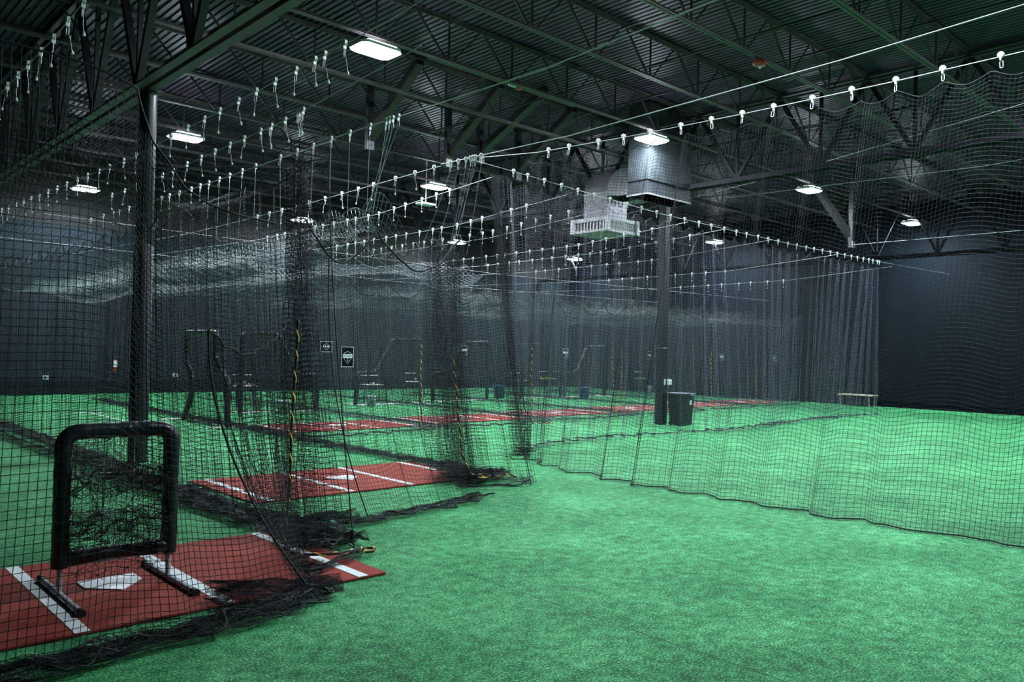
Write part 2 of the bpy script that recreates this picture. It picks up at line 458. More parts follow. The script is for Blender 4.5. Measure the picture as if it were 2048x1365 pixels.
# ------------------------------------------------------------------ ducts
t = thing('air_duct', (17.93, 13.46, 6.2), 'big square galvanised duct drop hanging just in front of the square column', 'duct')
b = MB(); b.box((0, 0, 1.22), (1.93, .66, 2.44)); b.build('duct_body', M['duct_shade_tone'], t)
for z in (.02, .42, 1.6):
    b = MB(); b.box((0, 0, z), (1.98, .71, .04)); b.build('seam_flange', M['duct'] if z < .1 else M['duct_shade_tone'], t)  # lowest flange keeps the pale metal to paint a lit lower edge
t = thing('air_diffuser', (18.78, 16.12, 5.6), 'white louvred air diffuser box under a curved duct marked RTU 3', 'diffuser')
b = MB()
S, Hh = 1.36, .43
for (cx, cy, sx, sy) in ((0, -S / 2, S, .02), (0, S / 2, S, .02), (-S / 2, 0, .02, S), (S / 2, 0, .02, S)):
    b.box((cx, cy, .035), (sx + .02, sy + .02, .07)); b.box((cx, cy, Hh - .055), (sx + .02, sy + .02, .11))
for sx in (-1, 1):
    for sy in (-1, 1): b.box((sx * S / 2, sy * S / 2, Hh / 2), (.12, .12, Hh))
b.box((0, 0, Hh - .01), (S, S, .02))
b.build('diffuser_frame', M['diffuser'], t)
b = MB(); b.box((0, 0, .0), (S - .02, S - .02, .03)); b.box((0, 0, .2), (S - .22, S - .22, .3)); b.build('bottom_panel', M['diffuser_under'], t)
for s in range(4):
    lv = MB()
    for k in range(9):
        u = -S / 2 + .12 + (S - .24) * (k + .5) / 9
        a = .5
        p = ((u - .045, -S / 2 + .03), (u + .045, -S / 2 - .0))
        pts = []
        for (px, py) in p:
            rx = px * cos(s * pi / 2) - py * sin(s * pi / 2); ry = px * sin(s * pi / 2) + py * cos(s * pi / 2)
            pts.append((rx, ry))
        lv.add([(pts[0][0], pts[0][1], .07), (pts[1][0], pts[1][1], .07), (pts[1][0], pts[1][1], .32), (pts[0][0], pts[0][1], .32)], [(0, 1, 2, 3)])
    lv.build('louvre_bank', M['diffuser'], t)
b = MB(); D = .46
b.box((0, 0, Hh + .38), (2 * D, 2 * D, .76)); b.build('riser', M['duct'], t)
b = MB()
prof = []
for k in range(9):
    a = k / 8 * pi / 2
    prof.append((-D + 0 + (1 - cos(a)) * .92, Hh + .76 + sin(a) * .85))
prof += [(1.6, Hh + .76 + .85), (1.6, Hh + .76 - .0), (D, Hh + .76)]
b.prism(prof, -D, D, 'xz'); b.build('elbow', M['duct'], t)
b = MB()
for z in (Hh + .76,): b.box((0, 0, z), (2 * D + .04, 2 * D + .04, .03))
b.build('seam_flange', M['diffuser'], t)
def text(name, body, size, loc, rot, mat, parent, ext=.002, align='CENTER'):
    cu = bpy.data.curves.new(name, 'FONT'); cu.body = body; cu.size = size; cu.align_x = align; cu.align_y = 'CENTER'; cu.extrude = ext
    cu.materials.append(mat)
    q = bpy.data.objects.new(name, cu); C.objects.link(q); bpy.context.view_layer.update()
    me = bpy.data.meshes.new_from_object(q.evaluated_get(bpy.context.evaluated_depsgraph_get())); bpy.data.objects.remove(q)
    o = bpy.data.objects.new(name, me); C.objects.link(o); o.location = loc; o.rotation_euler = rot; o.parent = parent
    return o
text('unit_lettering', 'RTU 3', .36, (0.08, -D - .004, Hh + .5), (pi / 2, 0, 0), M['black'], t)

# ------------------------------------------------------------------ mats
def mat_thing(cx, cy, label, d=1.02, w=1.90):
    t = thing('batting_mat', (cx, cy, 0), label, 'batting mat', 'red batting mats in the cage mouths')
    b = MB(); b.box((0, 0, .013), (2 * w, 2 * d, .022), bev=.006); b.build('mat_base', M['mat'], t)
    for x in (-.50, .50, -1.67, 1.67):
        b = MB(); b.box((x, 0, .0255), (.095, 2 * d, .004)); b.build('box_line', M['line'], t)
    s = .2159
    b = MB(); z0, z1 = .0245, .034
    b.prism([(-s, s * .95), (s, s * .95), (s, 0.0), (0, -s), (-s, 0.0)], z0, z1, 'xy'); b.build('home_plate', M['rubber'], t)
    return t
mat_thing(2.13, 6.86, 'red batting mat under the padded pitching target, nearest the camera')
mat_thing(6.42, 10.45, 'red batting mat with white plate in the second cage, behind the gathered net')
names = ['third', 'fourth', 'fifth', 'sixth', 'seventh', 'eighth']
rowY = []
for k in range(6):
    x = 10.72 + 4.27 * k
    yc = 17.78 + (x - 10.7) * .075
    rowY.append((x, yc))
    mat_thing(x, yc, names[k] + ' red batting mat from the camera, one of the far row')

# white pitching rubber marks in the left cage
t = thing('pitching_marks', (6.8, 24.45, 0), 'white painted T mark on worn turf in the long left lane', 'turf marking')
b = MB(); b.box((0, 0, .004), (.75, .09, .006)); b.build('cross_line', M['line'], t)
b = MB(); b.box((.0, -1.5, .004), (.07, 2.9, .006)); b.build('long_line', M['line'], t)

# ------------------------------------------------------------------ nets
def smoothnoise(n, k, seed):
    """1-D value noise with k knots over n samples"""
    r = np.random.RandomState(seed); kn = r.uniform(-1, 1, k + 3)
    t = np.linspace(0, k, n); i = np.floor(t).astype(int); f = t - i; f = f * f * (3 - 2 * f)
    return kn[i] * (1 - f) + kn[i + 1] * f
def noise2(nu, nv, ku, kv, seed):
    r = np.random.RandomState(seed); kn = r.uniform(-1, 1, (ku + 2, kv + 2))
    tu = np.linspace(0, ku, nu); iu = np.minimum(np.floor(tu).astype(int), ku); fu = tu - iu; fu = (fu * fu * (3 - 2 * fu))[:, None]
    tv = np.linspace(0, kv, nv); iv = np.minimum(np.floor(tv).astype(int), kv); fv = tv - iv; fv = (fv * fv * (3 - 2 * fv))[None, :]
    a = kn[iu][:, iv]; b_ = kn[iu + 1][:, iv]; c = kn[iu][:, iv + 1]; d = kn[iu + 1][:, iv + 1]
    return (a * (1 - fu) + b_ * fu) * (1 - fv) + (c * (1 - fu) + d * fu) * fv

def net_object(name, P, width, mat, parent, prism=True):
    """P: (nu,nv,3) grid of knots; every thread becomes a thin strand"""
    nu, nv, _ = P.shape
    du = np.gradient(P, axis=0); dv = np.gradient(P, axis=1)
    def nrm(a):
        l = np.linalg.norm(a, axis=2, keepdims=True); l[l < 1e-9] = 1; return a / l
    du = nrm(du); dv = nrm(dv); N = nrm(np.cross(du, dv))
    V = []; Q = []; off = 0
    idx = np.arange(nu * nv).reshape(nu, nv)
    for T, ax in ((du, 0), (dv, 1)):
        B = nrm(np.cross(T, N))
        if prism:
            ring = [N * width / 2, (-N * .5 + B * .87) * width / 2, (-N * .5 - B * .87) * width / 2]
        else:
            ring = [B * width / 2, -B * width / 2]
        k = len(ring)
        for rg in ring: V.append((P + rg).reshape(-1, 3))
        n = nu * nv
        if ax == 0: a, c = idx[:-1, :].ravel(), idx[1:, :].ravel()
        else: a, c = idx[:, :-1].ravel(), idx[:, 1:].ravel()
        if prism:
            for i in range(3):
                j = (i + 1) % 3
                Q.append(np.stack([a + off + i * n, c + off + i * n, c + off + j * n, a + off + j * n], 1))
        else:
            Q.append(np.stack([a + off, c + off, c + off + n, a + off + n], 1))
        off += k * n
    return fast_mesh(name, np.concatenate(V), np.concatenate(Q), mat, parent, smooth=prism)

def polyat(poly, t):
    poly = np.array(poly, float)
    seg = np.linalg.norm(np.diff(poly, axis=0), axis=1); s = np.concatenate([[0], np.cumsum(seg)]); s /= s[-1]
    return np.stack([np.interp(t, s, poly[:, k]) for k in range(poly.shape[1])], 1), seg.sum()

def hang(top, bot, cell=.05, full=1.1, amp=.05, lam=.6, sag=.08, clip=.55, extra=0, out=(0, 0), power=1.0, seed=1,
         width=.003, mat=None, prism=True, parent=None, endamp=0, zig=.03, name='netting', spread=.5, crumple=.5):
    """a net hung from the polyline top down to the floor polyline bot, with folds and a tail lying on the turf"""
    _, L = polyat(bot, np.array([0.])); _, L2 = polyat([p[:2] for p in top], np.array([0.])); L = max(L, L2)
    nu = max(4, int(L * full / cell)); t = np.linspace(0, 1, nu)
    T, _ = polyat(top, t); B, _ = polyat(bot, t)
    H = T[:, 2].mean(); nvh = int(H / cell); nve = int(extra / cell); nv = nvh + nve + 1
    d = B[-1] - B[0]; d = d / (np.linalg.norm(d) + 1e-9); nx, ny = -d[1], d[0]
    v = np.minimum(np.arange(nv) / nvh, 1.0)[None, :]
    e = np.maximum(np.arange(nv) - nvh, 0)[None, :] * cell
    s = (t * L)[:, None]
    w = v ** power
    ph = 2 * pi * s / lam + 2.2 * smoothnoise(nu, max(2, int(L / 1.3)), seed)[:, None] + .5 * v
    A = amp * (.45 + .55 * v) * (1 + .6 * smoothnoise(nu, max(2, int(L / 1.1)), seed + 1)[:, None])
    if endamp: A = A + endamp * np.exp(-s / .5)
    off = A * np.sin(ph) + .35 * A * np.sin(2.3 * ph + 1)
    clipd = np.abs(((s / clip) % 1) - .5) * 2     # 1 at the clips
    zs = sag * (1 - clipd ** 1.6) * np.maximum(0, 1 - v * 7)
    x = T[:, 0:1] * (1 - w) + B[:, 0:1] * w + nx * off
    y = T[:, 1:2] * (1 - w) + B[:, 1:2] * w + ny * off
    z = T[:, 2:3] * (1 - v) - zs * 1.0 + zig * np.cos(ph + .6) * np.minimum(1, v * 5) * (1 - v ** 8) + .008
    if nve:
        cr = noise2(nu, nv, max(2, int(L / .16)), max(2, int(nv / 3)), seed + 7)
        cr2 = noise2(nu, nv, max(2, int(L / .3)), max(2, int(nv / 4)), seed + 8)
        m = np.minimum(1, e / .15)
        fold = spread * np.abs(np.sin(e / (extra + 1e-6) * pi * 1.5)) * (1 + .35 * cr2)
        x = x + (out[0] * fold + nx * .08 * cr * crumple) * m + d[0] * .12 * crumple * cr2 * m
        y = y + (out[1] * fold + ny * .08 * cr * crumple) * m + d[1] * .12 * crumple * cr2 * m
        z = z + m * (.035 + .05 * np.abs(cr) * crumple * 2)
    z = np.maximum(z, .006)
    P = np.stack([x + 0 * z, y + 0 * z, z], 2)
    o = net_object(name, P, width, mat or M['net'], parent, prism)
    return o, P

def rope(P, mat, name, parent, r=.008, n=6):
    b = MB(); b.tube([tuple(p) for p in P], r, n); return b.build(name, mat, parent)

CAT = 'net'
# --- right net: hangs along the walkway, seen through by the camera
t = thing('walkway_net', (9.8, 4, 0), 'long black net hanging along the right side of the open green walkway', CAT)
Lr = Matrix.Identity(4)
def rel(P, o): return P - np.array([o[0], o[1], o[2]])
def place(o, t): o.matrix_parent_inverse = Matrix.Translation(-Vector(t.location))
wire_R = [(9.9, 11.6, 5.62)] + [(9.8, y, 5.28 + .0026 * max(0, y - 4) ** 2 * 1.6) for y in (10, 8, 6, 4)] + [(9.8, 2, 5.3), (9.8, 0, 5.36), (9.8, -5.5, 5.7)]
topR = [(p[0], p[1], p[2] - .14) for p in wire_R[1:]]
topR[0] = (9.82, 10.3, 5.36)
o, P = hang(topR, [(10.6, 11.0), (9.95, 9.7), (9.66, 7.3), (9.74, 6.3), (9.72, 4.35), (9.86, 2.5), (9.8, -5.5)], cell=.052, full=1.02, amp=.09, lam=.78, sag=.10, clip=.52, extra=.1, out=(-1, 0), seed=3, width=.0046, parent=t, zig=.048, spread=.05, crumple=.3); place(o, t)
ro = rope(P[:, -1] + np.array([0, 0, .004]), M['rope'], 'bottom_rope', t, .009); place(ro, t)
ro = rope(P[:, 0], M['rope'], 'top_rope', t, .006); place(ro, t)
for ii in (14, 70):
    ro = rope(P[ii, :, :], M['rope'], 'seam_cord', t, .005); place(ro, t)
# gathered net at the corner
t = thing('gathered_net', (10.7, 11.2, 0), 'bunched hanging end of the curtain net at the walkway corner', CAT)
def bunch(top, bot, n_th, L, cell, width, seed, r0, r1, parent, mat=None, foot=.5, footdir=(0, -1)):
    """a net pulled together into a hanging bundle"""
    nu = n_th; nv = int(top[2] / cell) + int(foot / cell); r = np.random.RandomState(seed)
    t = np.linspace(0, 1, nu)[:, None]; v = np.linspace(0, 1, nv)[None, :]
    vh = np.minimum(v * nv / (top[2] / cell), 1); e = np.maximum(v * nv * cell - top[2], 0)
    ang = 2 * pi * t * 2.6 + .7 * np.sin(3 * v + seed)
    rad = (r0 * (1 - vh) + r1 * vh) * (.55 + .45 * np.sin(9.7 * 2 * pi * t + 1.3 * np.sin(2 * v * pi)))
    x = top[0] * (1 - vh) + bot[0] * vh + rad * np.cos(ang) + footdir[0] * e * (.9 + .4 * np.sin(17 * t)) + .03 * noise2(nu, nv, 20, 24, seed)
    y = top[1] * (1 - vh) + bot[1] * vh + rad * np.sin(ang) + footdir[1] * e * (.9 + .4 * np.sin(17 * t)) + .03 * noise2(nu, nv, 20, 24, seed + 1)
    z = top[2] * (1 - vh) + .03 * np.sin(9.7 * 2 * pi * t) * (1 - vh) + .01 + np.where(e > 0, .05 + .06 * np.abs(noise2(nu, nv, 12, 12, seed + 2)), 0)
    P = np.stack([x, y, np.maximum(z + 0 * x, .006)], 2)
    o = net_object('netting', P, width, mat or M['net'], parent, True); place(o, parent)
    return o, P
bunch((10.45, 11.75, 5.35), (10.72, 11.15, 0), 66, 2, .055, .0034, 21, .13, .22, t, foot=.15)
o = rope(np.array([(10.6, 11.1, 1.6), (10.66, 11.05, .9), (10.86, 11.0, .62), (10.62, 11.0, .45), (10.5, 10.85, .2), (10.65, 10.9, .02), (10.3, 10.6, .015), (10.1, 10.75, .015), (10.45, 11.2, .02), (10.8, 11.0, .02)]), M['rope'], 'tie_cord', t, .009); place(o, t)

# --- curtain across, running right from the corner
t = thing('curtain_net', (20, 12, 0), 'wide black curtain net stretched across the hall in front of the bin and bench', CAT)
wire_M = [(9.98, 12, 5.66), (11.2, 12, 5.62), (13.1, 12, 5.54), (16, 12, 5.43), (20, 12, 5.4), (23, 12, 5.39), (28.8, 12, 5.46), (31, 12, 5.5), (35.6, 12, 5.6)]
topM = [(10.9, 12, 5.46)] + [(p[0], 12, p[2] - .16) for p in wire_M[2:6]] + [(28.75, 12, 5.3)]
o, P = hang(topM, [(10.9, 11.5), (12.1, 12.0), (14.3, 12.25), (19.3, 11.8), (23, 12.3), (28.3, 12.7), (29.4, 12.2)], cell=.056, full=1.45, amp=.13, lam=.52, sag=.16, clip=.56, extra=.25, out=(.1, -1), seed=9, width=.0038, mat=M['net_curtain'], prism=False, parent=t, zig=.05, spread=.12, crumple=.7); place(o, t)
ro = rope(P[:, -2], M['rope'], 'bottom_rope', t, .012, 5); place(ro, t)
ro = rope(P[:, 0], M['rope'], 'top_rope', t, .006, 4); place(ro, t)

def heap(pts, n_u, n_v, w, h, seed, parent, width=.0036, mat=None):
    """a crumpled tail of netting lying along a line on the turf"""
    t = np.linspace(0, 1, n_u); c, L = polyat(pts, t)
    d = np.gradient(c, axis=0); d /= np.linalg.norm(d, axis=1, keepdims=True) + 1e-9
    nx, ny = -d[:, 1:2], d[:, 0:1]
    v = np.linspace(-1, 1, n_v)[None, :]
    a = noise2(n_u, n_v, max(3, int(L / .22)), 12, seed); b_ = noise2(n_u, n_v, max(3, int(L / .2)), 8, seed + 1); q = noise2(n_u, n_v, max(3, int(L / .3)), 6, seed + 2)
    ww = w * (.35 + .65 * np.sin(np.linspace(.25, pi - .2, n_u)))[:, None] * (1 + .35 * smoothnoise(n_u, 7, seed + 3)[:, None])
    o1 = ww * v + .26 * ww * a
    x = c[:, 0:1] + nx * o1 + d[:, 0:1] * .1 * b_; y = c[:, 1:2] + ny * o1 + d[:, 1:2] * .1 * b_
    z = .012 + np.abs(h * (1 - v ** 2) * (.5 + .5 * a) + .4 * h * np.abs(q))
    P = np.stack([x, y, z + .02], 2)
    o = net_object('floor_tail', P, width, mat or M['net'], parent, True); place(o, parent)
    return o
# --- cage dividers
div = [(0.0, 6.0, 29.3), (4.27, 7.7, 29.3), (8.54, 9.4, 29.3)] + [(12.81 + 4.27 * k, 16.1 + .32 * k, 29.3) for k in range(6)]
dl = ['left of the nearest red mat', 'between the first and second cages', 'between the second and third cages', 'between the third and fourth cages',
      'between the fourth and fifth cages', 'between the fifth and sixth cages', 'between the sixth and seventh cages', 'between the seventh and eighth cages', 'on the far side of the eighth cage']
for k, (x, y0, y1) in enumerate(div):
    if k == 0: continue
    t = thing('divider_net', (x, y0, 0), 'black divider net ' + dl[k], CAT, 'divider nets of the batting cages')
    near = k <= 2
    top = [(x, y0, 3.98), (x, y0 + 3, 3.85), (x, y0 + 8, 3.8), (x, y1, 3.85)]
    bot = [(x - .05, y0 - (.9 if near else .2), 0), (x, y0 + 1.4), (x - .05, y0 + 5), (x + .05, y1)]
    bot = [(p[0], p[1]) for p in bot]
    o, P = hang(top, bot, cell=.05 if near else .06, full=(1.75 if k == 1 else 1.5) if near else 1.12, amp=.07, lam=.42 if near else .5, sag=.22, clip=.62, extra=.95 if near else .6, out=(-1, -.1), power=1.5,
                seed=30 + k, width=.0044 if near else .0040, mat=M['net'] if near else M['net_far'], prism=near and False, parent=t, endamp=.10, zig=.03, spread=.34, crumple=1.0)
    place(o, t)
    ro = rope(P[::2, 0], M['rope'], 'top_rope', t, .008, 5); place(ro, t)
    n_ = int((y1 - y0) / (.05 if near else .08))
    heap([(x - .12, y1 - .2), (x - .2, (y0 + y1) / 2 + 3), (x - .05, (y0 + y1) / 2), (x - .22, y0 + 3), (x - .15, y0 + .3)], n_, 26 if near else 16, .15 if near else .13, .09, 400 + k, t, .0045 if near else .006, M['net'])
    if k == 1: heap([(x - .55, y1 - .2), (x - .62, (y0 + y1) / 2), (x - .5, y0 + 3), (x - .4, y0 + .6)], n_, 22, .12, .07, 420, t, .0045)
    ro = rope(P[0, :, :], M['rope'], 'edge_rope', t, .007, 5); place(ro, t)

# --- back net behind all cages and the far right side
t = thing('back_net', (17, 29.5, 0), 'long black backdrop net hanging across the far ends of all cages', CAT)
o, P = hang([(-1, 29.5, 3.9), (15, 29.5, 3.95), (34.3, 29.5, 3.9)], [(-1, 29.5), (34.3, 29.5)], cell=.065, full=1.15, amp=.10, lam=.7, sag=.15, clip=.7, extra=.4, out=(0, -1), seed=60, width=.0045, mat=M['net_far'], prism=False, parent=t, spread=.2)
place(o, t)
# a solid dark wind screen hangs behind the back net, as low padding
# --- cage roof nets
def roof(k, x0, x1, y0, y1, cell, width, prism, label, z0=3.7):
    t = thing('roof_net', ((x0 + x1) / 2, y0, z0), label, CAT, 'roof nets over the batting cages')
    nu = int((x1 - x0) * 1.08 / cell); nv = int((y1 - y0) * 1.04 / cell)
    u = np.linspace(0, 1, nu)[:, None]; v = np.linspace(0, 1, nv)[None, :]
    X = x0 + (x1 - x0) * u + 0 * v; Y = y0 + (y1 - y0) * v + 0 * u
    edge = np.abs(u - .5) * 2
    s = (y1 - y0) * v
    # peaks where the drop cords lift the middle, scallops at the dividers
    pk = (np.abs(((s / .62) % 1) - .5) * 2) ** 2
    Z = z0 - .18 + .38 * np.exp(-((u - .5) * 9) ** 2) * pk + .16 * np.exp(-((u - .5) * 4) ** 2) + .28 * edge ** 6 - .10 * np.sin(u * 2 * pi) ** 2
    Z = Z + .10 * noise2(nu, nv, 4, 12, 70 + k) + .03 * noise2(nu, nv, 16, 60, 80 + k)
    Z = Z - .25 * np.exp(-s / .5) * np.sin(2 * pi * u) ** 2
    if k == 1: Z = Z + .22 * np.exp(-s / 2) - .62 * np.exp(-s / 1.8) * (1 - np.exp(-((u - .52) * 4.2) ** 2)) + .12 * pk * np.exp(-s / 2.5)
    P = np.stack([X, Y + .04 * noise2(nu, nv, 10, 40, 90 + k), Z], 2)
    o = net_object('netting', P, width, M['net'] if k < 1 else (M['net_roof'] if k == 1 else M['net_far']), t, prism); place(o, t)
    if k != 1:
        uu = np.linspace(0, 1, 40); fr = np.stack([x0 + (x1 - x0) * uu, y0 + 0 * uu - .01, z0 + .1 - .32 * np.sin(pi * uu) ** 2], 1)
        ro = rope(fr, M['rope'], 'front_rope', t, .006); place(ro, t)
    return P
roof(0, -.6, 4.2, 7.9, 29.3, .055, .0052, False, 'roof net sagging over the nearest left cage', 3.72)
roof(1, 4.3, 8.5, 9.7, 29.3, .068, .0050, False, 'roof net peaked by cords over the second cage', 3.5)
for k in range(6):
    x0 = 8.57 + 4.27 * k
    roof(2 + k, x0, x0 + 4.2, 16.1 + .32 * k, 29.3, .075, .0045, False, 'roof net over the ' + names[k] + ' cage from the camera', 3.7)

# --- front nets of the cages
FT = [(1.87, 5.85, 3.7), (1.98, 5.85, 3.36), (2.11, 5.85, 3.18), (2.23, 5.85, 3.05), (2.4, 5.85, 2.97), (2.59, 5.85, 2.92)]
# cage 1: full sheet in front of the padded target, its tail on the turf
t = thing('front_net', (1.2, 5.6, 0), 'near black front net hanging before the padded target at lower left', CAT, 'front nets of the batting cages')
o, P = hang([(-1.2, 5.85, 3.85), (.6, 5.85, 3.82), (1.5, 5.85, 3.78)] + FT + [(2.95, 5.9, 2.9)], [(-1.2, 5.35), (1.0, 5.5), (2.2, 5.55), (3.1, 5.6)], cell=.05, full=1.05, amp=.04, lam=.9, sag=0, clip=.5, extra=.75, out=(.1, -1), power=2.2, seed=5, width=.0050, mat=M['net'], parent=t, zig=.012, spread=.26, crumple=1.0)
place(o, t)
ro = rope(P[:, -1], M['rope'], 'bottom_rope', t, .006); place(ro, t)
ro = rope(P[:, 0], M['rope'], 'top_rope', t, .007); place(ro, t)
# flap with a slack rope on top
t = thing('net_flap', (3.1, 6.4, 0), 'lower net flap with a slack black rope between two thick folds, left foreground', CAT)
fl = [(2.55, 6.15, 2.05), (2.75, 6.3, 1.93), (3.0, 6.5, 1.86), (3.3, 6.7, 1.94), (3.66, 7.0, 2.2)]
o, P = hang(fl, [(3.25, 5.6), (3.3, 5.95), (3.5, 6.3), (3.6, 6.75)], cell=.042, full=1.35, amp=.05, lam=.22, sag=.0, clip=.5, extra=.5, out=(.3, -.4), power=1.9, seed=6, width=.0046, parent=t, spread=.25, zig=.015)
place(o, t)
ro = rope(P[:, 0], M['rope'], 'slack_rope', t, .009); place(ro, t)
ro = rope(P[0], M['rope'], 'edge_rope', t, .008); place(ro, t)
# foreground heap where the front net is pulled aside
heap([(.3, 5.2), (1.2, 5.28), (2.0, 5.32), (2.7, 5.45), (3.35, 5.66)], 240, 40, .15, .08, 101, t)
heap([(2.55, 5.95), (2.9, 5.8), (3.2, 5.7), (3.42, 5.66)], 110, 50, .20, .13, 103, t)
heap([(3.5, 6.15), (3.8, 6.3), (4.05, 6.4), (4.2, 6.48)], 50, 16, .07, .07, 105, t)
# tail of the first divider on the turf
dv = [o for o in bpy.data.objects if o.name.startswith('divider_net')]
heap([(4.05, 8.6), (4.15, 8.0), (4.25, 7.3), (4.3, 6.75)], 160, 44, .30, .12, 107, dv[0])
heap([(4.2, 10.8), (4.05, 9.8), (4.1, 9.0), (4.2, 8.2)], 150, 36, .24, .09, 109, dv[0])
heap([(4.2, 7.9), (4.55, 7.75), (4.85, 7.75)], 90, 44, .22, .14, 108, dv[0])
heap([(8.35, 10.6), (8.2, 9.9), (8.0, 9.35), (7.75, 9.0)], 120, 44, .24, .12, 111, dv[1])
heap([(7.6, 9.15), (8.1, 9.2), (8.55, 9.25)], 100, 40, .18, .16, 112, dv[1])
heap([(7.2, 8.75), (7.7, 8.55), (8.0, 8.35)], 50, 12, .05, .05, 114, dv[1])
# cage 2 front net under two catenary ropes
t = thing('front_net', (6.0, 8.3, 0), 'black front net of the second cage, with the larger sign hung on it', CAT, 'front nets of the batting cages')
tp = []
for i in range(13):
    a = i / 12; tp.append((4.62 + .95 * a, 8.5, 3.42 - .46 * sin(pi * a)))
for i in range(1, 13):
    a = i / 12; tp.append((5.57 + .35 + 1.0 * a - .35 * (1 - a), 8.5, 3.44 - .48 * sin(pi * a)))
tp = [(4.7 + .0 * i, 8.5, 0) for i in range(0)] + tp
o, P = hang(tp, [(4.75, 7.75), (5.4, 7.85), (6.2, 7.95), (7.1, 8.2)], cell=.05, full=1.3, amp=.05, lam=.5, sag=0, extra=.6, out=(.2, -1), power=2.4, seed=15, width=.0044, mat=M['net'], parent=t, spread=.2, zig=.02)
place(o, t)
ro = rope(P[:, 0], M['rope'], 'top_rope', t, .013); place(ro, t)
ro = rope(P[10], M['rope'], 'seam_rope', t, .008); place(ro, t)
ro = rope(P[:, -1], M['rope'], 'bottom_rope', t, .011); place(ro, t)
heap([(4.8, 7.6), (5.6, 7.78), (6.4, 7.95), (7.15, 8.25)], 120, 12, .09, .05, 116, t)
# gathered end of the second cage
t = thing('gathered_net', (7.6, 9.3, 0), 'dense hanging bundle of net beside the coiled yellow rope, centre', CAT)
bunch((7.15, 9.35, 3.55), (7.6, 9.3, 0), 46, 2, .052, .0036, 31, .16, .46, t, foot=.55, footdir=(.8, -.1))
bunch((7.6, 9.5, 3.4), (8.0, 9.5, 0), 30, 2, .052, .0036, 33, .14, .40, t, foot=.5, footdir=(.9, 0))
t = thing('gathered_net', (3.9, 7.3, 0), 'dense hanging bundle of net behind the near yellow rope, left of centre', CAT)
bunch((4.1, 7.75, 3.95), (3.95, 7.2, 0), 40, 2, .052, .0038, 35, .08, .30, t, foot=.45, footdir=(.5, -.6))
# further cages
for k in range(6):
    x0 = 8.62 + 4.27 * k; y = 15.95 + .32 * k
    t = thing('front_net', (x0 + 1.6, y, 0), 'black front net across the mouth of the ' + names[k] + ' cage from the camera', CAT, 'front nets of the batting cages')
    tp = []
    for q in range(3):
        for i in range(8): a = i / 8; tp.append((x0 + (q + a) * 1.1, y, 3.55 - .38 * sin(pi * a)))
    tp.append((x0 + 3.3, y, 3.55))
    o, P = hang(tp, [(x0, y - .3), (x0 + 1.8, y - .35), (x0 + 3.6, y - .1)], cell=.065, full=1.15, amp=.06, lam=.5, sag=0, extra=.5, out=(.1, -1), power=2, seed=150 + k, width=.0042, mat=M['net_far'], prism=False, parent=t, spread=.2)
    place(o, t)
    ro = rope(P[:, 0], M['rope'], 'top_rope', t, .012, 5); place(ro, t)
    ro = rope(P[::2, -1], M['rope'], 'bottom_rope', t, .014, 5); place(ro, t)
    if k < 3:
        heap([(x0 + 3.0, y + .2), (x0 + 3.7, y - .05), (x0 + 4.1, y - .1)], 40, 14, .2, .1, 170 + k, t, .004, M['net_far'])

# --- yellow and black lacing ropes
def lacing(pts, label, tail=None):
    c, L = polyat(pts, np.linspace(0, 1, 90))
    t = thing('lacing_rope', tuple(pts[0]), label, 'rope', 'yellow and black lacing ropes at the cage mouths')
    r = random.Random(int(pts[0][0] * 10))
    b = MB(); b.tube([tuple(p) for p in c], .012, 6); o = b.build('black_strand', M['rope'], t); place(o, t)
    n = int(L / .02); c2, _ = polyat(pts, np.linspace(0, 1, n))
    b = MB(); h = []
    for i in range(n):
        a = i * .02 / .19 * 2 * pi / 1.0
        h.append((c2[i, 0] + .011 * cos(a), c2[i, 1] + .011 * sin(a), c2[i, 2] + (.012 * sin(a) if c2[i, 2] < .1 else 0)))
    b.tube(h, .0075, 6); o = b.build('yellow_strand', M['yellow'], t); place(o, t)
    return t
def wob(a, b, n, amp, seed):
    r = random.Random(seed); a = Vector(a); b = Vector(b)
    return [tuple(a.lerp(b, i / n) + Vector((r.uniform(-amp, amp), r.uniform(-amp, amp), 0)) * (0 if i in (0, n) else 1)) for i in range(n + 1)]
lacing(wob((3.72, 6.95, 2.2), (3.6, 6.85, .05), 8, .012, 1) + [(3.7, 6.5, .09), (3.85, 6.38, .1), (4.05, 6.42, .09), (4.2, 6.5, .07), (4.28, 6.58, .05), (4.36, 6.52, .05), (4.3, 6.42, .05), (4.2, 6.44, .05)],
       'yellow and black lacing rope down the near left net, ending in a loop')
lacing(wob((7.5, 9.32, 1.93), (7.62, 9.2, .45), 6, .015, 2) + [(7.7, 9.12, .2), (7.8, 9.05, .08)] + [(7.86 + .12 * cos(a), 9.0 + .12 * sin(a), .1 + .004 * a) for a in [i * .5 for i in range(20)]] + [(8.1, 9.1, .06), (8.35, 9.05, .12), (8.5, 8.95, .06)],
       'yellow and black lacing rope with a coil on the turf by the second mat')
ly = [(11.93, 16.05, 'third'), (15.4, 15.72, 'fourth'), (20.6, 17.2, 'fifth'), (23.45, 19.2, 'sixth'), (28.5, 18.6, 'seventh'), (32.6, 19.0, 'eighth')]
for k, (x, y, w) in enumerate(ly):
    tl = [(x + .2, y - .3, .05), (x + .45, y - .35, .06), (x + .6, y - .2, .06), (x + .45, y - .12, .06)] if k in (1, 2) else [(x + .1, y - .15, .05)]
    lacing(wob((x, y, 2.2), (x + .02, y - .05, .1), 5, .03, 20 + k) + tl, 'yellow and black lacing rope at the mouth of the ' + w + ' cage')

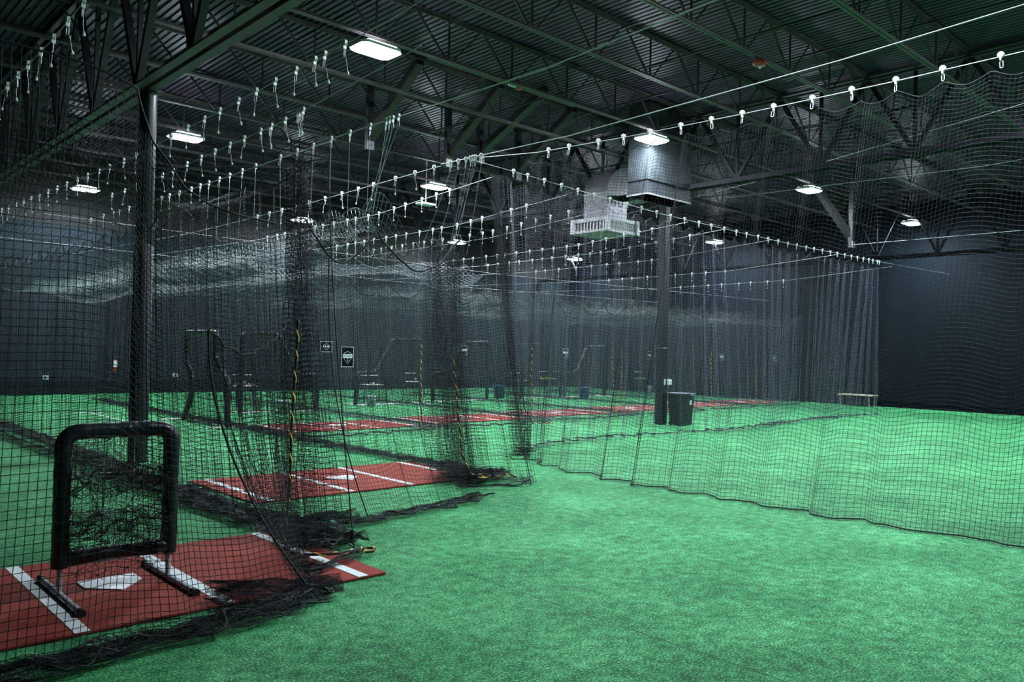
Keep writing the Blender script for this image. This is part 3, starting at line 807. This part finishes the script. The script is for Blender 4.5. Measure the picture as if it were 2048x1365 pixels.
# ------------------------------------------------------------------ support cables
def sagline(a, b, sag, n=24):
    a = Vector(a); b = Vector(b)
    return [tuple(a.lerp(b, i / n) - Vector((0, 0, sag * 4 * (i / n) * (1 - i / n)))) for i in range(n + 1)]
def cable(pts, label, r=.006):
    b = MB(); b.tube(pts, r, 6); return tag(b.build('support_cable', M['cable']), label, 'cable', 'steel support cables overhead')
cable(wire_R, 'bright cable carrying the walkway net, rising to the right edge', .0055)
cable(wire_M, 'bright cable carrying the curtain net, falling to the right', .006)
cable([(8.5, 11.0, 5.15), (8.5, 8, 5.1), (8.5, 4.0, 5.2), (8.5, 0, 5.4), (8.5, -6.5, 6.2)], 'bright cable crossing the picture above the walkway net cable', .0065)
cable([(8.5, 11.0, 5.12), (8.48, 16, 5.0), (8.45, 22, 4.95), (8.4, 33, 5.2)], 'cable with rollers running back over the second divider net', .005)
cable([(6.2, 10.6, 5.08), (6.2, 6.2, 5.05), (6.2, 3, 5.2), (6.2, -6.5, 6.0)], 'bright cable from the middle roller cluster up to the top edge', .0065)
cable([(6.2, 10.6, 5.05), (6.15, 16, 5.0), (6.0, 22, 5.0), (6.0, 33, 5.2)], 'cable with rollers running back over the middle of the second cage', .005)
cable([(5.1, 7, 5.2), (5.12, 10, 5.0), (5.25, 15.6, 4.97), (5.3, 33, 5.1)], 'thin cable with rollers between the first two cages', .004)
cable([(4.35, -4, 5.6), (4.3, 7, 5.05), (4.4, 14, 4.98), (4.2, 20, 5.0), (4.1, 33, 5.2)], 'thin dark-side cable with rollers over the first divider net', .004)
cable([(2.05, -4, 5.7), (2.07, 9, 4.95), (2.1, 20, 4.9), (2.1, 33, 5.1)], 'thin cable with rollers at the top left over the first cage', .004)
far_x = [10.5, 12.75, 14.0, 17.3, 18.9, 21.4, 25.6, 29.9]
for k, x in enumerate(far_x):
    z = 5.15 if k != 2 else 5.0
    cable([(x, 11.9 if k < 1 else 12.05, z + .25), (x, 16, z - .05), (x, 22, z - .12), (x, 33, z + .1)], ordn[k] + ' back-running cable to the right of the second divider, counted from the left', .0055)
# cables running left to right over the far cages
for k, (y, z) in enumerate(((20.0, 4.55), (26.0, 4.6))):
    cable([(4.5, y, z + .2), (18, y, z), (35.5, y, z + .2)], ('nearer' if k == 0 else 'farther') + ' cross cable running left to right over the far cages', .006)
cable([(17.8, 2.5, 7.3), (21, 12, 7.1), (21, 20, 6.4)], 'faint cable high on the right beyond the walkway net', .006)
cable([(27.8, 12.6, 6.0), (27.0, 6, 5.9), (26, -5, 6.4)], 'thin cable at the right, tied to the hanging end post', .007)
cable([(19.6, 12.4, 6.4), (19.6, 6, 6.3), (19.6, -5, 6.8)], 'thin cable right of the duct, rising to the right edge', .006)

# ------------------------------------------------------------------ cable rollers
def roller_parts():
    w = MB(); w.lathe([(0, -.013), (.022, -.013), (.034, -.016), (.034, -.009), (.026, 0), (.034, .009), (.034, .016), (.022, .013), (0, .013)], 16, (0, 0, .02), 'x')
    w.box((0, 0, .0), (.04, .018, .09), bev=.004)
    c = MB(); pts = rounded([(0, -.016, -.05), (0, .016, -.05), (0, .020, -.125), (0, -.012, -.125)], .014, 3, True)
    c.tube(pts, .0045, 6, closed=True); c.tube([(0, 0, -.03), (0, 0, -.052)], .007, 6)
    k = MB(); k.tube([(0, 0, -.125), (.004, .003, -.2), (0, 0, -.262)], .0025, 4); k.lathe([(0, -.255), (.006, -.258), (.017, -.292), (.012, -.3), (0, -.3)], 8)
    return w.mesh('wheel'), c.mesh('carabiner'), k.mesh('cord_hook')
mw, mc, mk = roller_parts()
mw.materials.append(M['white']); mc.materials.append(M['chrome']); mk.materials.append(M['white'])
far = MB(); far.lathe([(0, -.018), (.034, -.018), (.034, .018), (0, .018)], 8, (0, 0, .02), 'x'); far.box((0, 0, -.0), (.035, .018, .09)); far.tube([(0, .0, -.04), (0, .015, -.07), (0, .012, -.12), (0, -.008, -.12), (0, -.012, -.07), (0, 0, -.04)], .0055, 4)
mfar = far.mesh('cable_roller'); mfar.materials.append(M['white'])
farh = MB(); farh.v = list(far.v); farh.f = list(far.f); farh.sm = list(far.sm)
farh.tube([(0, 0, -.12), (0, .004, -.23)], .002, 3); farh.lathe([(0, -.235), (.018, -.27), (0, -.285)], 6)
mfarh = farh.mesh('cable_roller'); mfarh.materials.append(M['white'])
def zat(pts, ax, v):
    a = np.array(pts); o = np.argsort(a[:, ax]); return float(np.interp(v, a[o, ax], a[o, 2])), float(np.interp(v, a[o, ax], a[o, 1 - ax]))
count = [0]
cordmesh = {}
def roller(x, y, z, label, group, near=True, hook=True, rz=0, cord=0, sc=1):
    count[0] += 1
    if near:
        t = thing('hanging_roller', (x, y, z), label, 'roller', group, rz)
        for n, me in (('wheel', mw), ('carabiner', mc)) + ((('cord_hook', mk),) if hook and not cord else ()):
            o = bpy.data.objects.new(n, me); C.objects.link(o); o.parent = t
            if n == 'cord_hook': o.rotation_euler = (R.uniform(-.15, .15), R.uniform(-.15, .15), R.uniform(0, 6))
            if n == 'carabiner': o.rotation_euler = (R.uniform(-.12, .12), 0, R.uniform(-.5, .5))
        t.scale = (sc, sc, sc)
    else:
        t = bpy.data.objects.new('hanging_roller', mfarh if hook else mfar); C.objects.link(t); t.location = (x, y, z); t.rotation_euler = (0, 0, rz); tag(t, label, 'roller', group)
    if cord:
        b = MB(); p0 = (0, 0, -.125); b.tube([p0, (cord[0] * .5, cord[1] * .5, -.125 + cord[2] * .5), cord], .0035, 4)
        o = b.build('drop_cord', M['cord'], t)
    return t
def row(pts, ax, vals, label, group, near=True, hook=True, cord=None, sc=1):
    for v in vals:
        z, other = zat(pts, ax, v)
        x, y = (v, other) if ax == 0 else (other, v)
        c = cord(v) if cord else 0
        roller(x, y, z, label, group, near, hook, 0 if ax == 1 else pi / 2, c, sc)
row(wire_R, 1, [9.71, 9.23, 8.59, 8.07, 7.56, 7.0, 6.48, 5.99, 5.52, 4.98, 4.47, 3.94, 3.42, 2.83, 2.3], 'white roller clip on the cable of the walkway net', 'roller clips of the walkway net', hook=False, sc=1.0)
row(wire_M, 0, [11.12, 11.52, 12.01, 12.53, 13.05, 13.59, 14.14, 14.75, 15.29, 15.89, 16.46, 17.05, 17.68, 18.25, 18.87, 19.46, 19.99, 20.6, 21.15, 21.71, 22.27, 22.81, 23.4, 23.91, 24.47, 25.01, 25.5, 26.04, 26.52, 26.97, 27.43, 27.87, 28.19, 28.55, 28.72],
    'small white roller clip on the falling cable of the curtain net', 'roller clips of the curtain net', near=False, hook=False)
rowa = [(2.05, -4, 5.7), (2.07, 9, 4.95), (2.1, 20, 4.9), (2.1, 33, 5.1)]
row(rowa, 1, [8.0, 8.5, 9.0, 9.5, 10.05, 10.52, 11.05] + [11.6 + .55 * k for k in range(16)], 'white roller with loose cord on the top left cable', 'rollers over the first cage')
rowb = [(4.35, -4, 5.6), (4.3, 7, 5.05), (4.4, 14, 4.98), (4.2, 20, 5.0), (4.1, 33, 5.2)]
row(rowb, 1, [7.23, 7.64, 7.85, 8.28, 8.79, 9.29, 9.8, 10.38, 10.9, 11.5, 12.15, 12.9, 13.73, 14.3, 14.97, 15.5, 16.1, 16.66, 17.3, 17.9, 18.5, 19.1, 19.7, 20.3, 21, 21.7, 22.4], 'white roller with dangling cord above the first divider net', 'rollers above the first divider net')
rowc = [(5.1, 7, 5.2), (5.12, 10, 5.0), (5.25, 15.6, 4.97), (5.3, 33, 5.1)]
row(rowc, 1, [9.58, 9.62, 9.68, 9.73, 10.08, 10.5, 10.55, 10.84, 11.4, 11.92, 12.5, 13.07, 13.7, 14.36, 14.9, 15.6, 16.3, 17.0, 17.8], 'white roller on the thin cable between the first two cages', 'rollers between the first two cages')
rowd = [(6.2, 10.6, 5.08), (6.2, 6.2, 5.05)]
rowd = [(6.2, 6.2, 5.05), (6.2, 10.6, 5.07), (6.15, 16, 5.0), (6.0, 22, 5.0), (6.0, 33, 5.2)]
def cd(v):
    if v < 9.4: return (0.0 + R.uniform(-.15, .05), R.uniform(.2, .9), -1.35)
    return (R.uniform(-.03, .03), R.uniform(-.05, .05), -1.2)
row(rowd, 1, [8.99, 9.12, 9.2, 9.28, 9.67, 10.2, 10.72, 11.25, 11.75, 12.3, 13.18, 13.7, 14.2, 14.64, 15.1], 'white roller with a long cord to the roof net of the second cage', 'rollers with long cords over the second cage', cord=cd)
row(rowd, 1, [15.5, 15.92, 16.5, 17.0, 17.41, 18.0, 18.75, 19.3, 19.9, 20.33, 21.0, 21.92], 'white roller on the far part of the cable over the second cage', 'far rollers over the second cage', near=False)
rowe = [(8.5, 8, 5.1), (8.5, 11.0, 5.12), (8.48, 16, 5.0), (8.45, 22, 4.95), (8.4, 33, 5.2)]
def ce(v): return (R.uniform(-.25, -.05), R.uniform(.1, .5), -1.35 - .25 * (v < 10.3))
row(rowe, 1, [9.95, 10.1, 10.16, 10.22, 10.34, 10.54, 10.75], 'white roller in the cluster where the long cables meet', 'rollers clustered by the anchor post', cord=ce)
row(rowe, 1, [11.2, 11.75, 12.35, 13.07, 13.6, 14.2, 14.85, 15.5, 16.1, 16.7, 17.3, 17.9], 'white roller on the cable above the second divider net', 'rollers above the second divider net')
for k, x in enumerate(far_x):
    pts = [(x, 12.05, 5.4), (x, 16, 5.1), (x, 22, 5.03), (x, 33, 5.25)]
    ys = [13.2 + .52 * i + R.uniform(-.1, .1) for i in range(17)] if k < 5 else [16.2 + .7 * i + R.uniform(-.15, .15) for i in range(9)]
    def cf(v, k=k): return (R.uniform(-.04, .04), R.uniform(-.05, .05), -1.15) if (v > 16 and (k in (0, 1, 3, 5, 6))) else 0
    row(pts, 1, ys, 'small white roller on the ' + ordn[k] + ' back-running cable beyond the second divider', 'rollers on the ' + ordn[k] + ' back-running cable', near=False, cord=cf)

# ------------------------------------------------------------------ padded pitching target
t = thing('pitching_target', (2.11, 6.75, 0), 'black padded target frame with torn pocket net on tube feet, lower left', 'pitching target')
def padtube(pts, r, parent, name='padding', mat=None, seed=1, n=14):
    rr = random.Random(seed); P = [Vector(p) for p in pts]
    D = []
    for i in range(len(P) - 1):
        k = max(1, int((P[i + 1] - P[i]).length / .04))
        for j in range(k): D.append(P[i].lerp(P[i + 1], j / k))
    D.append(P[-1])
    b = MB(); b.tube(D, [r * (1 + rr.uniform(-.05, .05)) for _ in D], n); o = b.build(name, mat or M['pad'], parent); return o
x0, x1, zb, zt = -.40, .40, .305, 1.262
padtube(rounded([(x0, 0, zb - .06), (x0, 0, zt), (x1, 0, zt), (x1, 0, zb - .06)], .13, 7), .062, t, 'top_padding')
padtube([(x0 + .02, 0, zb), (x1 - .02, 0, zb)], .058, t, 'bottom_padding', seed=4)
for s, nm in ((x0, 'leg'), (x1, 'leg')):
    b = MB(); b.tube([(s, 0, .035), (s, 0, .3)], .021, 12); b.build(nm, M['steel_tube'], t)
    f = MB(); f.tube([(s, -.55, .046), (s, .5, .046)], .026, 12); fo = f.build('foot_tube', M['clear_tube'], t)
    for y in (-.56, .51):
        b = MB(); b.tube([(s, y - .03, .046), (s, y + .03, .046)], .032, 12); b.build('rubber_cap', M['black'], fo)
for z in (.955, .645):
    b = MB(); b.tube([(x0, 0, z - .01), (0, -.02, z - .025), (x1, 0, z + .01)], .005, 6); b.build('strap', M['white'], t)
for x in (-.105, .12):
    b = MB(); b.bar((x, .03, .3), (x, .03, 1.22), .018, .006); b.build('strap', M['white'], t)
def pocket(z0, z1, seed, bulge, parent, nu=38, nv=24):
    u = np.linspace(0, 1, nu)[:, None]; v = np.linspace(0, 1, nv)[None, :]
    a = noise2(nu, nv, 12, 7, seed); b_ = noise2(nu, nv, 12, 7, seed + 1); c = noise2(nu, nv, 16, 9, seed + 2)
    X = -.37 + .74 * u + .05 * a; Z = z1 + (z0 - z1) * v + .05 * b_; Y = -.03 - bulge * np.sin(pi * v) * (.6 + .4 * np.sin(3 * pi * u)) + .06 * c
    P = np.stack([X + 0 * v, Y, Z], 2)
    o = net_object('pocket_net', P, .0042, M['rope'], parent, True)
pocket(.93, 1.24, 201, .03, t, 30, 14); pocket(.80, .97, 204, .10, t, 56, 24); pocket(.66, .92, 205, .05, t, 30, 12); pocket(.46, .66, 207, .10, t, 56, 26); pocket(.30, .62, 209, .06, t, 44, 24); pocket(.14, .40, 210, .02, t, 26, 10)

# ------------------------------------------------------------------ L-screens
def l_screen(x, y, prof, label, rz=0, net=True, foot=None):
    t = thing('pitching_screen', (x, y, 0), label, 'L-screen', 'padded L-screens in the cages', rz)
    pts = rounded([(u, 0, z) for u, z in prof], .16, 5)
    padtube(pts, .072, t, 'padded_frame', seed=int(x * 3), n=10)
    u0, u1 = prof[0][0], prof[-1][0]
    b = MB(); b.tube([(u0 - .05, 0, .03), (u1 + .05, 0, .03)], .022, 8); b.build('base_rail', M['white'], t)
    for u in (u0, u1):
        b = MB(); b.tube([(u, -.55, .03), (u, .55, .03)], .022, 8); b.build('foot', M['white'], t)
    # netting clipped to the frame outline
    zs = prof; us = np.array([p[0] for p in zs]); zz = np.array([p[1] for p in zs])
    order = np.argsort(us); U = np.linspace(u0 + .03, u1 - .03, 56)
    up = [p for p in prof if p[1] > .3]
    topz = np.interp(U, sorted([p[0] for p in up]), [p[1] for p in sorted(up)])
    v = np.linspace(0, 1, 46)[None, :]
    P = np.stack([U[:, None] + 0 * v, .03 * noise2(56, 46, 6, 6, 11) + 0 * v, .06 + (topz[:, None] - .1) * v], 2)
    net_object('netting', P, .004, M['rope'], t, False)
    return t
tallL = [(0, .03), (0, 2.33), (1.1, 2.33), (1.72, 1.15), (2.45, 1.12), (2.45, .03)]
tallR = [(0, .03), (0, 1.12), (.8, 1.16), (1.42, 2.3), (2.7, 2.36), (2.75, .03)]
l_screen(10.25, 22.4, tallL, 'black L-screen with high left side in the third cage, left of the small signs')
l_screen(15.07, 23.95, tallR, 'black L-screen stepping up to the right beside the pale bucket')
l_screen(18.88, 24.6, tallR, 'black L-screen stepping up to the right behind the centre sign')
l_screen(23.9, 25.0, tallL, 'black L-screen with high left side left of the yellow balls')
l_screen(26.5, 24.9, tallR, 'black L-screen stepping up just right of the yellow balls')
l_screen(8.15, 18.5, [(0, .03), (0, 1.1), (.75, 1.6), (.75, 2.27), (2.6, 2.27), (2.6, 1.45), (2.2, 1.2), (2.2, .6), (2.65, .03)], 'tall black L-screen turned sideways behind the near yellow rope', pi / 2)

# ------------------------------------------------------------------ ball carts with balls
ballm = {}
def ball_mesh(r, mat):
    b = MB(); prof = [(r * sin(a), -r * cos(a)) for a in [pi * i / 8 for i in range(9)]]
    b.lathe(prof, 12); me = b.mesh('ball'); me.materials.append(mat); return me
bw, by, bg = ball_mesh(.037, M['ball']), ball_mesh(.042, M['ball_y']), ball_mesh(.042, M['ball_g'])
def cart(x, y, w, me, n, place_l, kind_l, h=.72, heap_=.1):
    t = thing('ball_cart', (x, y, 0), 'low black ball cart ' + place_l, 'ball cart', 'ball carts behind the L-screens')
    b = MB(); b.box((0, 0, h - .1), (w, .5, .02)); b.box((0, -.25, h - .075), (w, .015, .09)); b.box((0, .25, h - .075), (w, .015, .09)); b.box((-w / 2, 0, h - .075), (.015, .5, .09)); b.box((w / 2, 0, h - .075), (.015, .5, .09))
    b.build('tray', M['black'], t)
    b = MB(); b.box((0, 0, .2), (w - .04, .44, .02)); b.build('lower_shelf', M['bin'], t)
    b = MB(); b.tube([(-w * .4, .2, h + .3), (w * .4, .2, h + .3)], .014, 6); b.build('rail', M['white'], t)
    for sx in (-.38, .38):
        b = MB(); b.tube([(sx * w, .24, h - .05), (sx * w, .2, h + .3)], .01, 6); b.build('rail_post', M['black'], t)
    for sx in (-1, 1):
        for sy in (-1, 1):
            b = MB(); b.tube([(sx * (w / 2 - .02), sy * .23, 0), (sx * (w / 2 - .02), sy * .23, h)], .014, 6); b.build('leg', M['black'], t)
    r = random.Random(int(x * 7)); placed = 0; d = .078
    nx_ = int((w - .1) / d); ny_ = 5; k = 0
    spots = []
    for lay in range(3):
        for i in range(nx_ - lay):
            for j in range(ny_ - lay):
                spots.append((lay, -(nx_ - lay - 1) * d / 2 + i * d, -(ny_ - lay - 1) * d / 2 + j * d, h - .09 + .04 + lay * .062))
    base = [s for s in spots if s[0] == 0]; upper = [s for s in spots if s[0] > 0]
    r.shuffle(upper); sel = base + [s for s in upper if s[1] > -w * .1 or s[0] == 1][:max(0, n - len(base))]
    sel = sel[:n] if len(sel) > n else sel
    for s in sel:
        o = bpy.data.objects.new('baseball' if me is bw else 'training_ball', me); C.objects.link(o)
        o.location = (x + s[1], y + s[2], s[3] + .008)
        tag(o, kind_l, 'ball', kind_l.replace('ball', 'balls', 1))
cart(10.8, 23.3, .8, bw, 48, 'behind the L-screen of the third cage', 'worn white ball heaped on the cart behind the third cage screen', .78)
cart(16.35, 24.9, .95, bw, 52, 'by the pale bucket in the fourth cage', 'worn white ball heaped on the cart by the pale bucket', .7)
cart(18.7, 25.6, .7, bw, 36, 'behind the gathered bundle in the fifth cage', 'worn white ball on the cart in the fifth cage', .76)
cart(24.8, 26.0, .95, bw, 46, 'left of the yellow balls', 'worn white ball on the cart left of the yellow balls', .76)
cart(26.1, 25.6, .9, by, 52, 'piled with yellow balls', 'yellow ball piled on the cart right of centre', .84)
cart(32.9, 25.6, .8, bg, 34, 'with green balls beside the square column', 'green ball on the cart beside the square column', .84)

def bucket(x, y, mat, label, h=.37, r=.15):
    t = thing('bucket', (x, y, 0), label, 'bucket')
    b = MB(); b.lathe([(0, .005), (r * .86, 0), (r, h), (r * 1.05, h), (r * 1.05, h - .03), (r * 1.06, h - .03)], 22); b.lathe([(r * .96, h), (r * .84, .02), (0, .02)], 22); b.build('pail', mat, t)
    b = MB(); b.tube([(r * cos(a), -.02 - .14 * sin(a), h - .05 - .1 * sin(a)) for a in [pi * i / 10 for i in range(11)]], .005, 5); b.build('handle', M['chrome'], t)
bucket(15.45, 23.55, M['grey_bucket'], 'pale grey bucket left of the stepped L-screen')
bucket(11.35, 21.9, M['grey_bucket'], 'pale grey bucket in front of the third cage screen', .4, .17)
bucket(23.2, 25.6, M['blue'], 'blue bucket on the turf left of the fourth lacing rope', .55, .27)
bucket(27.15, 24.3, M['blue'], 'blue bucket right of the yellow balls', .5, .26)
bucket(31.9, 24.3, M['grey_bucket'], 'slim pale bucket under the green balls by the square column', .5, .12)

# ------------------------------------------------------------------ bin, bench, small fittings
t = thing('wheeled_bin', (19.28, 13.565, 0), 'tall black wheeled bin with a paper label beside the square column', 'bin')
b = MB()
def frus(b, w0, d0, w1, d1, z0, z1):
    vs = [(sx * w0 / 2, sy * d0 / 2, z0) for sx, sy in ((-1, -1), (1, -1), (1, 1), (-1, 1))] + [(sx * w1 / 2, sy * d1 / 2, z1) for sx, sy in ((-1, -1), (1, -1), (1, 1), (-1, 1))]
    b.add(vs, [(3, 2, 1, 0), (4, 5, 6, 7), (0, 1, 5, 4), (1, 2, 6, 5), (2, 3, 7, 6), (3, 0, 4, 7)])
frus(b, .46, .42, .56, .52, .03, .86); b.build('body', M['bin'], t)
b = MB(); b.box((0, 0, .885), (.62, .58, .05), bev=.02); b.build('rim', M['bin'], t)
b = MB(); b.box((0, 0, .915), (.63, .59, .014), bev=.005); b.box((.15, -.3, .88), (.2, .01, .06)); b.build('liner', M['bag'], t)
b = MB(); b.box((.1, -.262, .66), (.1, .008, .13)); b.build('paper_label', M['paper'], t)
for sx in (-1, 1):
    b = MB(); b.lathe([(0, -.02), (.06, -.02), (.06, .02), (0, .02)], 14, (sx * .2, .2, .06), 'x'); b.build('wheel', M['black'], t)

t = thing('bench', (34.95, 15.45, 0), 'small wooden-topped bench with metal legs against the far right wall', 'bench')
b = MB(); b.box((0, 0, .49), (.72, 1.5, .05), bev=.008); b.build('seat', M['wood'], t)
for sx in (-1, 1):
    for sy in (-1, 1):
        b = MB(); b.tube([(sx * .26, sy * .62, 0), (sx * .26, sy * .62, .47)], .02, 8); b.build('leg', M['steel_tube'], t)
b = MB(); b.box((.05, 0, .23), (.3, 1.0, .4)); b.build('under_box', M['near_black'], t)  # near-black block filling the space below the seat

def wall_plate(x, z, label):
    t = thing('outlet_box', (x, YB - .035, z), label, 'outlet')
    b = MB(); b.box((0, -.015, 0), (.2, .03, .16), bev=.004); b.build('cover', M['outlet'], t)
    b = MB(); b.box((0, -.033, .03), (.05, .008, .04)); b.box((0, -.033, -.03), (.05, .008, .04)); b.build('socket', M['black'], t)
wall_plate(7.8, .62, 'small pale outlet plate low on the back wall at far left')
wall_plate(12.5, .7, 'small pale outlet plate low on the back wall behind the sideways L-screen')
t = thing('fire_extinguisher', (10.15, YB - .06, .85), 'red fire extinguisher with white tag on the back wall left of the column', 'fire extinguisher')
b = MB(); b.lathe([(0, 0), (.07, 0), (.075, .03), (.075, .38), (.05, .45), (.02, .47), (0, .47)], 16, (0, -.06, 0)); b.build('tank', M['red'], t)
b = MB(); b.box((0, -.14, .3), (.14, .01, .24)); b.build('tag', M['paper'], t)
b = MB(); b.box((0, -.06, .5), (.05, .12, .04)); b.tube([(0, -.1, .5), (.09, -.1, .4), (.08, -.1, .15)], .01, 6); b.build('valve', M['black'], t)

# ------------------------------------------------------------------ signs
def sign(x, y, z, w, h, label, word, num, seed=0, rz=0):
    t = thing('cage_sign', (x, y, z), label, 'sign', 'shield signs on the cage nets', rz)
    b = MB(); b.box((0, 0, 0), (w, .006, h)); b.build('board', M['sign'], t)
    b = MB(); e = w * .03
    for s in (-1, 1):
        b.box((0, -.005, s * (h / 2 - e)), (w, .004, e)); b.box((s * (w / 2 - e), -.005, 0), (e, .004, h))
    b.build('border', M['sign_white'], t)
    k = min(w, h * .8)
    sh = [(0, .36), (.13, .3), (.27, .24), (.29, .05), (.25, -.14), (.15, -.3), (0, -.42), (-.15, -.3), (-.25, -.14), (-.29, .05), (-.27, .24), (-.13, .3)]
    b = MB(); b.tube([(p[0] * k, -.006, p[1] * k) for p in sh], .013 * k, 5, closed=True)
    b.box((0, -.007, .06 * k), (.76 * k, .004, .26 * k)); b.build('shield', M['sign_white'], t)
    if word: text('sign_word', word, .165 * k, (0, -.0095, .06 * k), (pi / 2, 0, 0), M['sign'], t, .0004)
    else:
        b = MB()
        for q in range(6): b.box(((-.26 + q * .104) * k, -.0095, .06 * k), (.07 * k, .001, .11 * k))
        b.build('sign_word', M['sign'], t)
    text('sign_number', num, .26 * k, (0, -.0075, -.18 * k), (pi / 2, 0, 0), M['sign_white'], t, .0004)
sign(4.92, 8.02, 1.85, .175, .235, 'black PITCHING 2 shield sign, the larger and lower of the two left signs', 'PITCHING', '2', rz=.08)
sl = ['small square shield sign just left of the PITCHING sign', 'small shield sign beside the high L-screen at the centre', 'small shield sign right of the corner bundle', 'small shield sign left of the square column', 'small shield sign right of the square column', 'tiny shield sign farthest to the right']
for k, px in enumerate((9.1, 13.3, 17.2, 21.4, 25.7, 29.7)):
    yy = 15.7 + .18 * k
    sign(px + [0, -.15, -.1, -.1, .1, .2][k], yy, 1.98, [.27, .17, .17, .16, .17, .15][k], .24, sl[k], None, str(k + 3), rz=-.3)

# ------------------------------------------------------------------ camera
cam = bpy.data.cameras.new('camera'); co = bpy.data.objects.new('camera', cam); C.objects.link(co)
yaw, pitch, roll, f = radians(43.0), radians(.85), radians(1.3935), 1619.5
F = Vector((sin(yaw) * cos(pitch), cos(yaw) * cos(pitch), sin(pitch)))
Rt = Vector((cos(yaw), -sin(yaw), 0)); U = Rt.cross(F)
xr = Rt * cos(roll) + U * sin(roll); u = -Rt * sin(roll) + U * cos(roll)
m = Matrix((xr, u, -F)).transposed().to_4x4(); m.translation = (0, 0, 1.94)
co.matrix_world = m
cam.sensor_width = 36; cam.lens = f / 2048 * 36; cam.clip_start = .05; cam.clip_end = 200
sc = bpy.context.scene
sc.camera = co
w = bpy.data.worlds.new('world'); sc.world = w; w.use_nodes = True
w.node_tree.nodes['Background'].inputs[0].default_value = (.1, .3, .5, 1); w.node_tree.nodes['Background'].inputs[1].default_value = .02
sc.view_settings.view_transform = 'Standard'; sc.view_settings.look = 'None'; sc.view_settings.exposure = 3.12; sc.view_settings.gamma = 1
sc.view_settings.use_curve_mapping = False
sc.cycles.use_denoising = True
sc.cycles.max_bounces = 4; sc.cycles.diffuse_bounces = 3; sc.cycles.glossy_bounces = 2; sc.cycles.transmission_bounces = 2
sc.cycles.sample_clamp_indirect = .25; sc.cycles.sample_clamp_direct = 1.0; sc.cycles.use_adaptive_sampling = True; sc.cycles.adaptive_threshold = .06; sc.cycles.caustics_reflective = False; sc.cycles.caustics_refractive = False
print('rollers', count[0], 'verts', sum(len(m.vertices) for m in bpy.data.meshes))
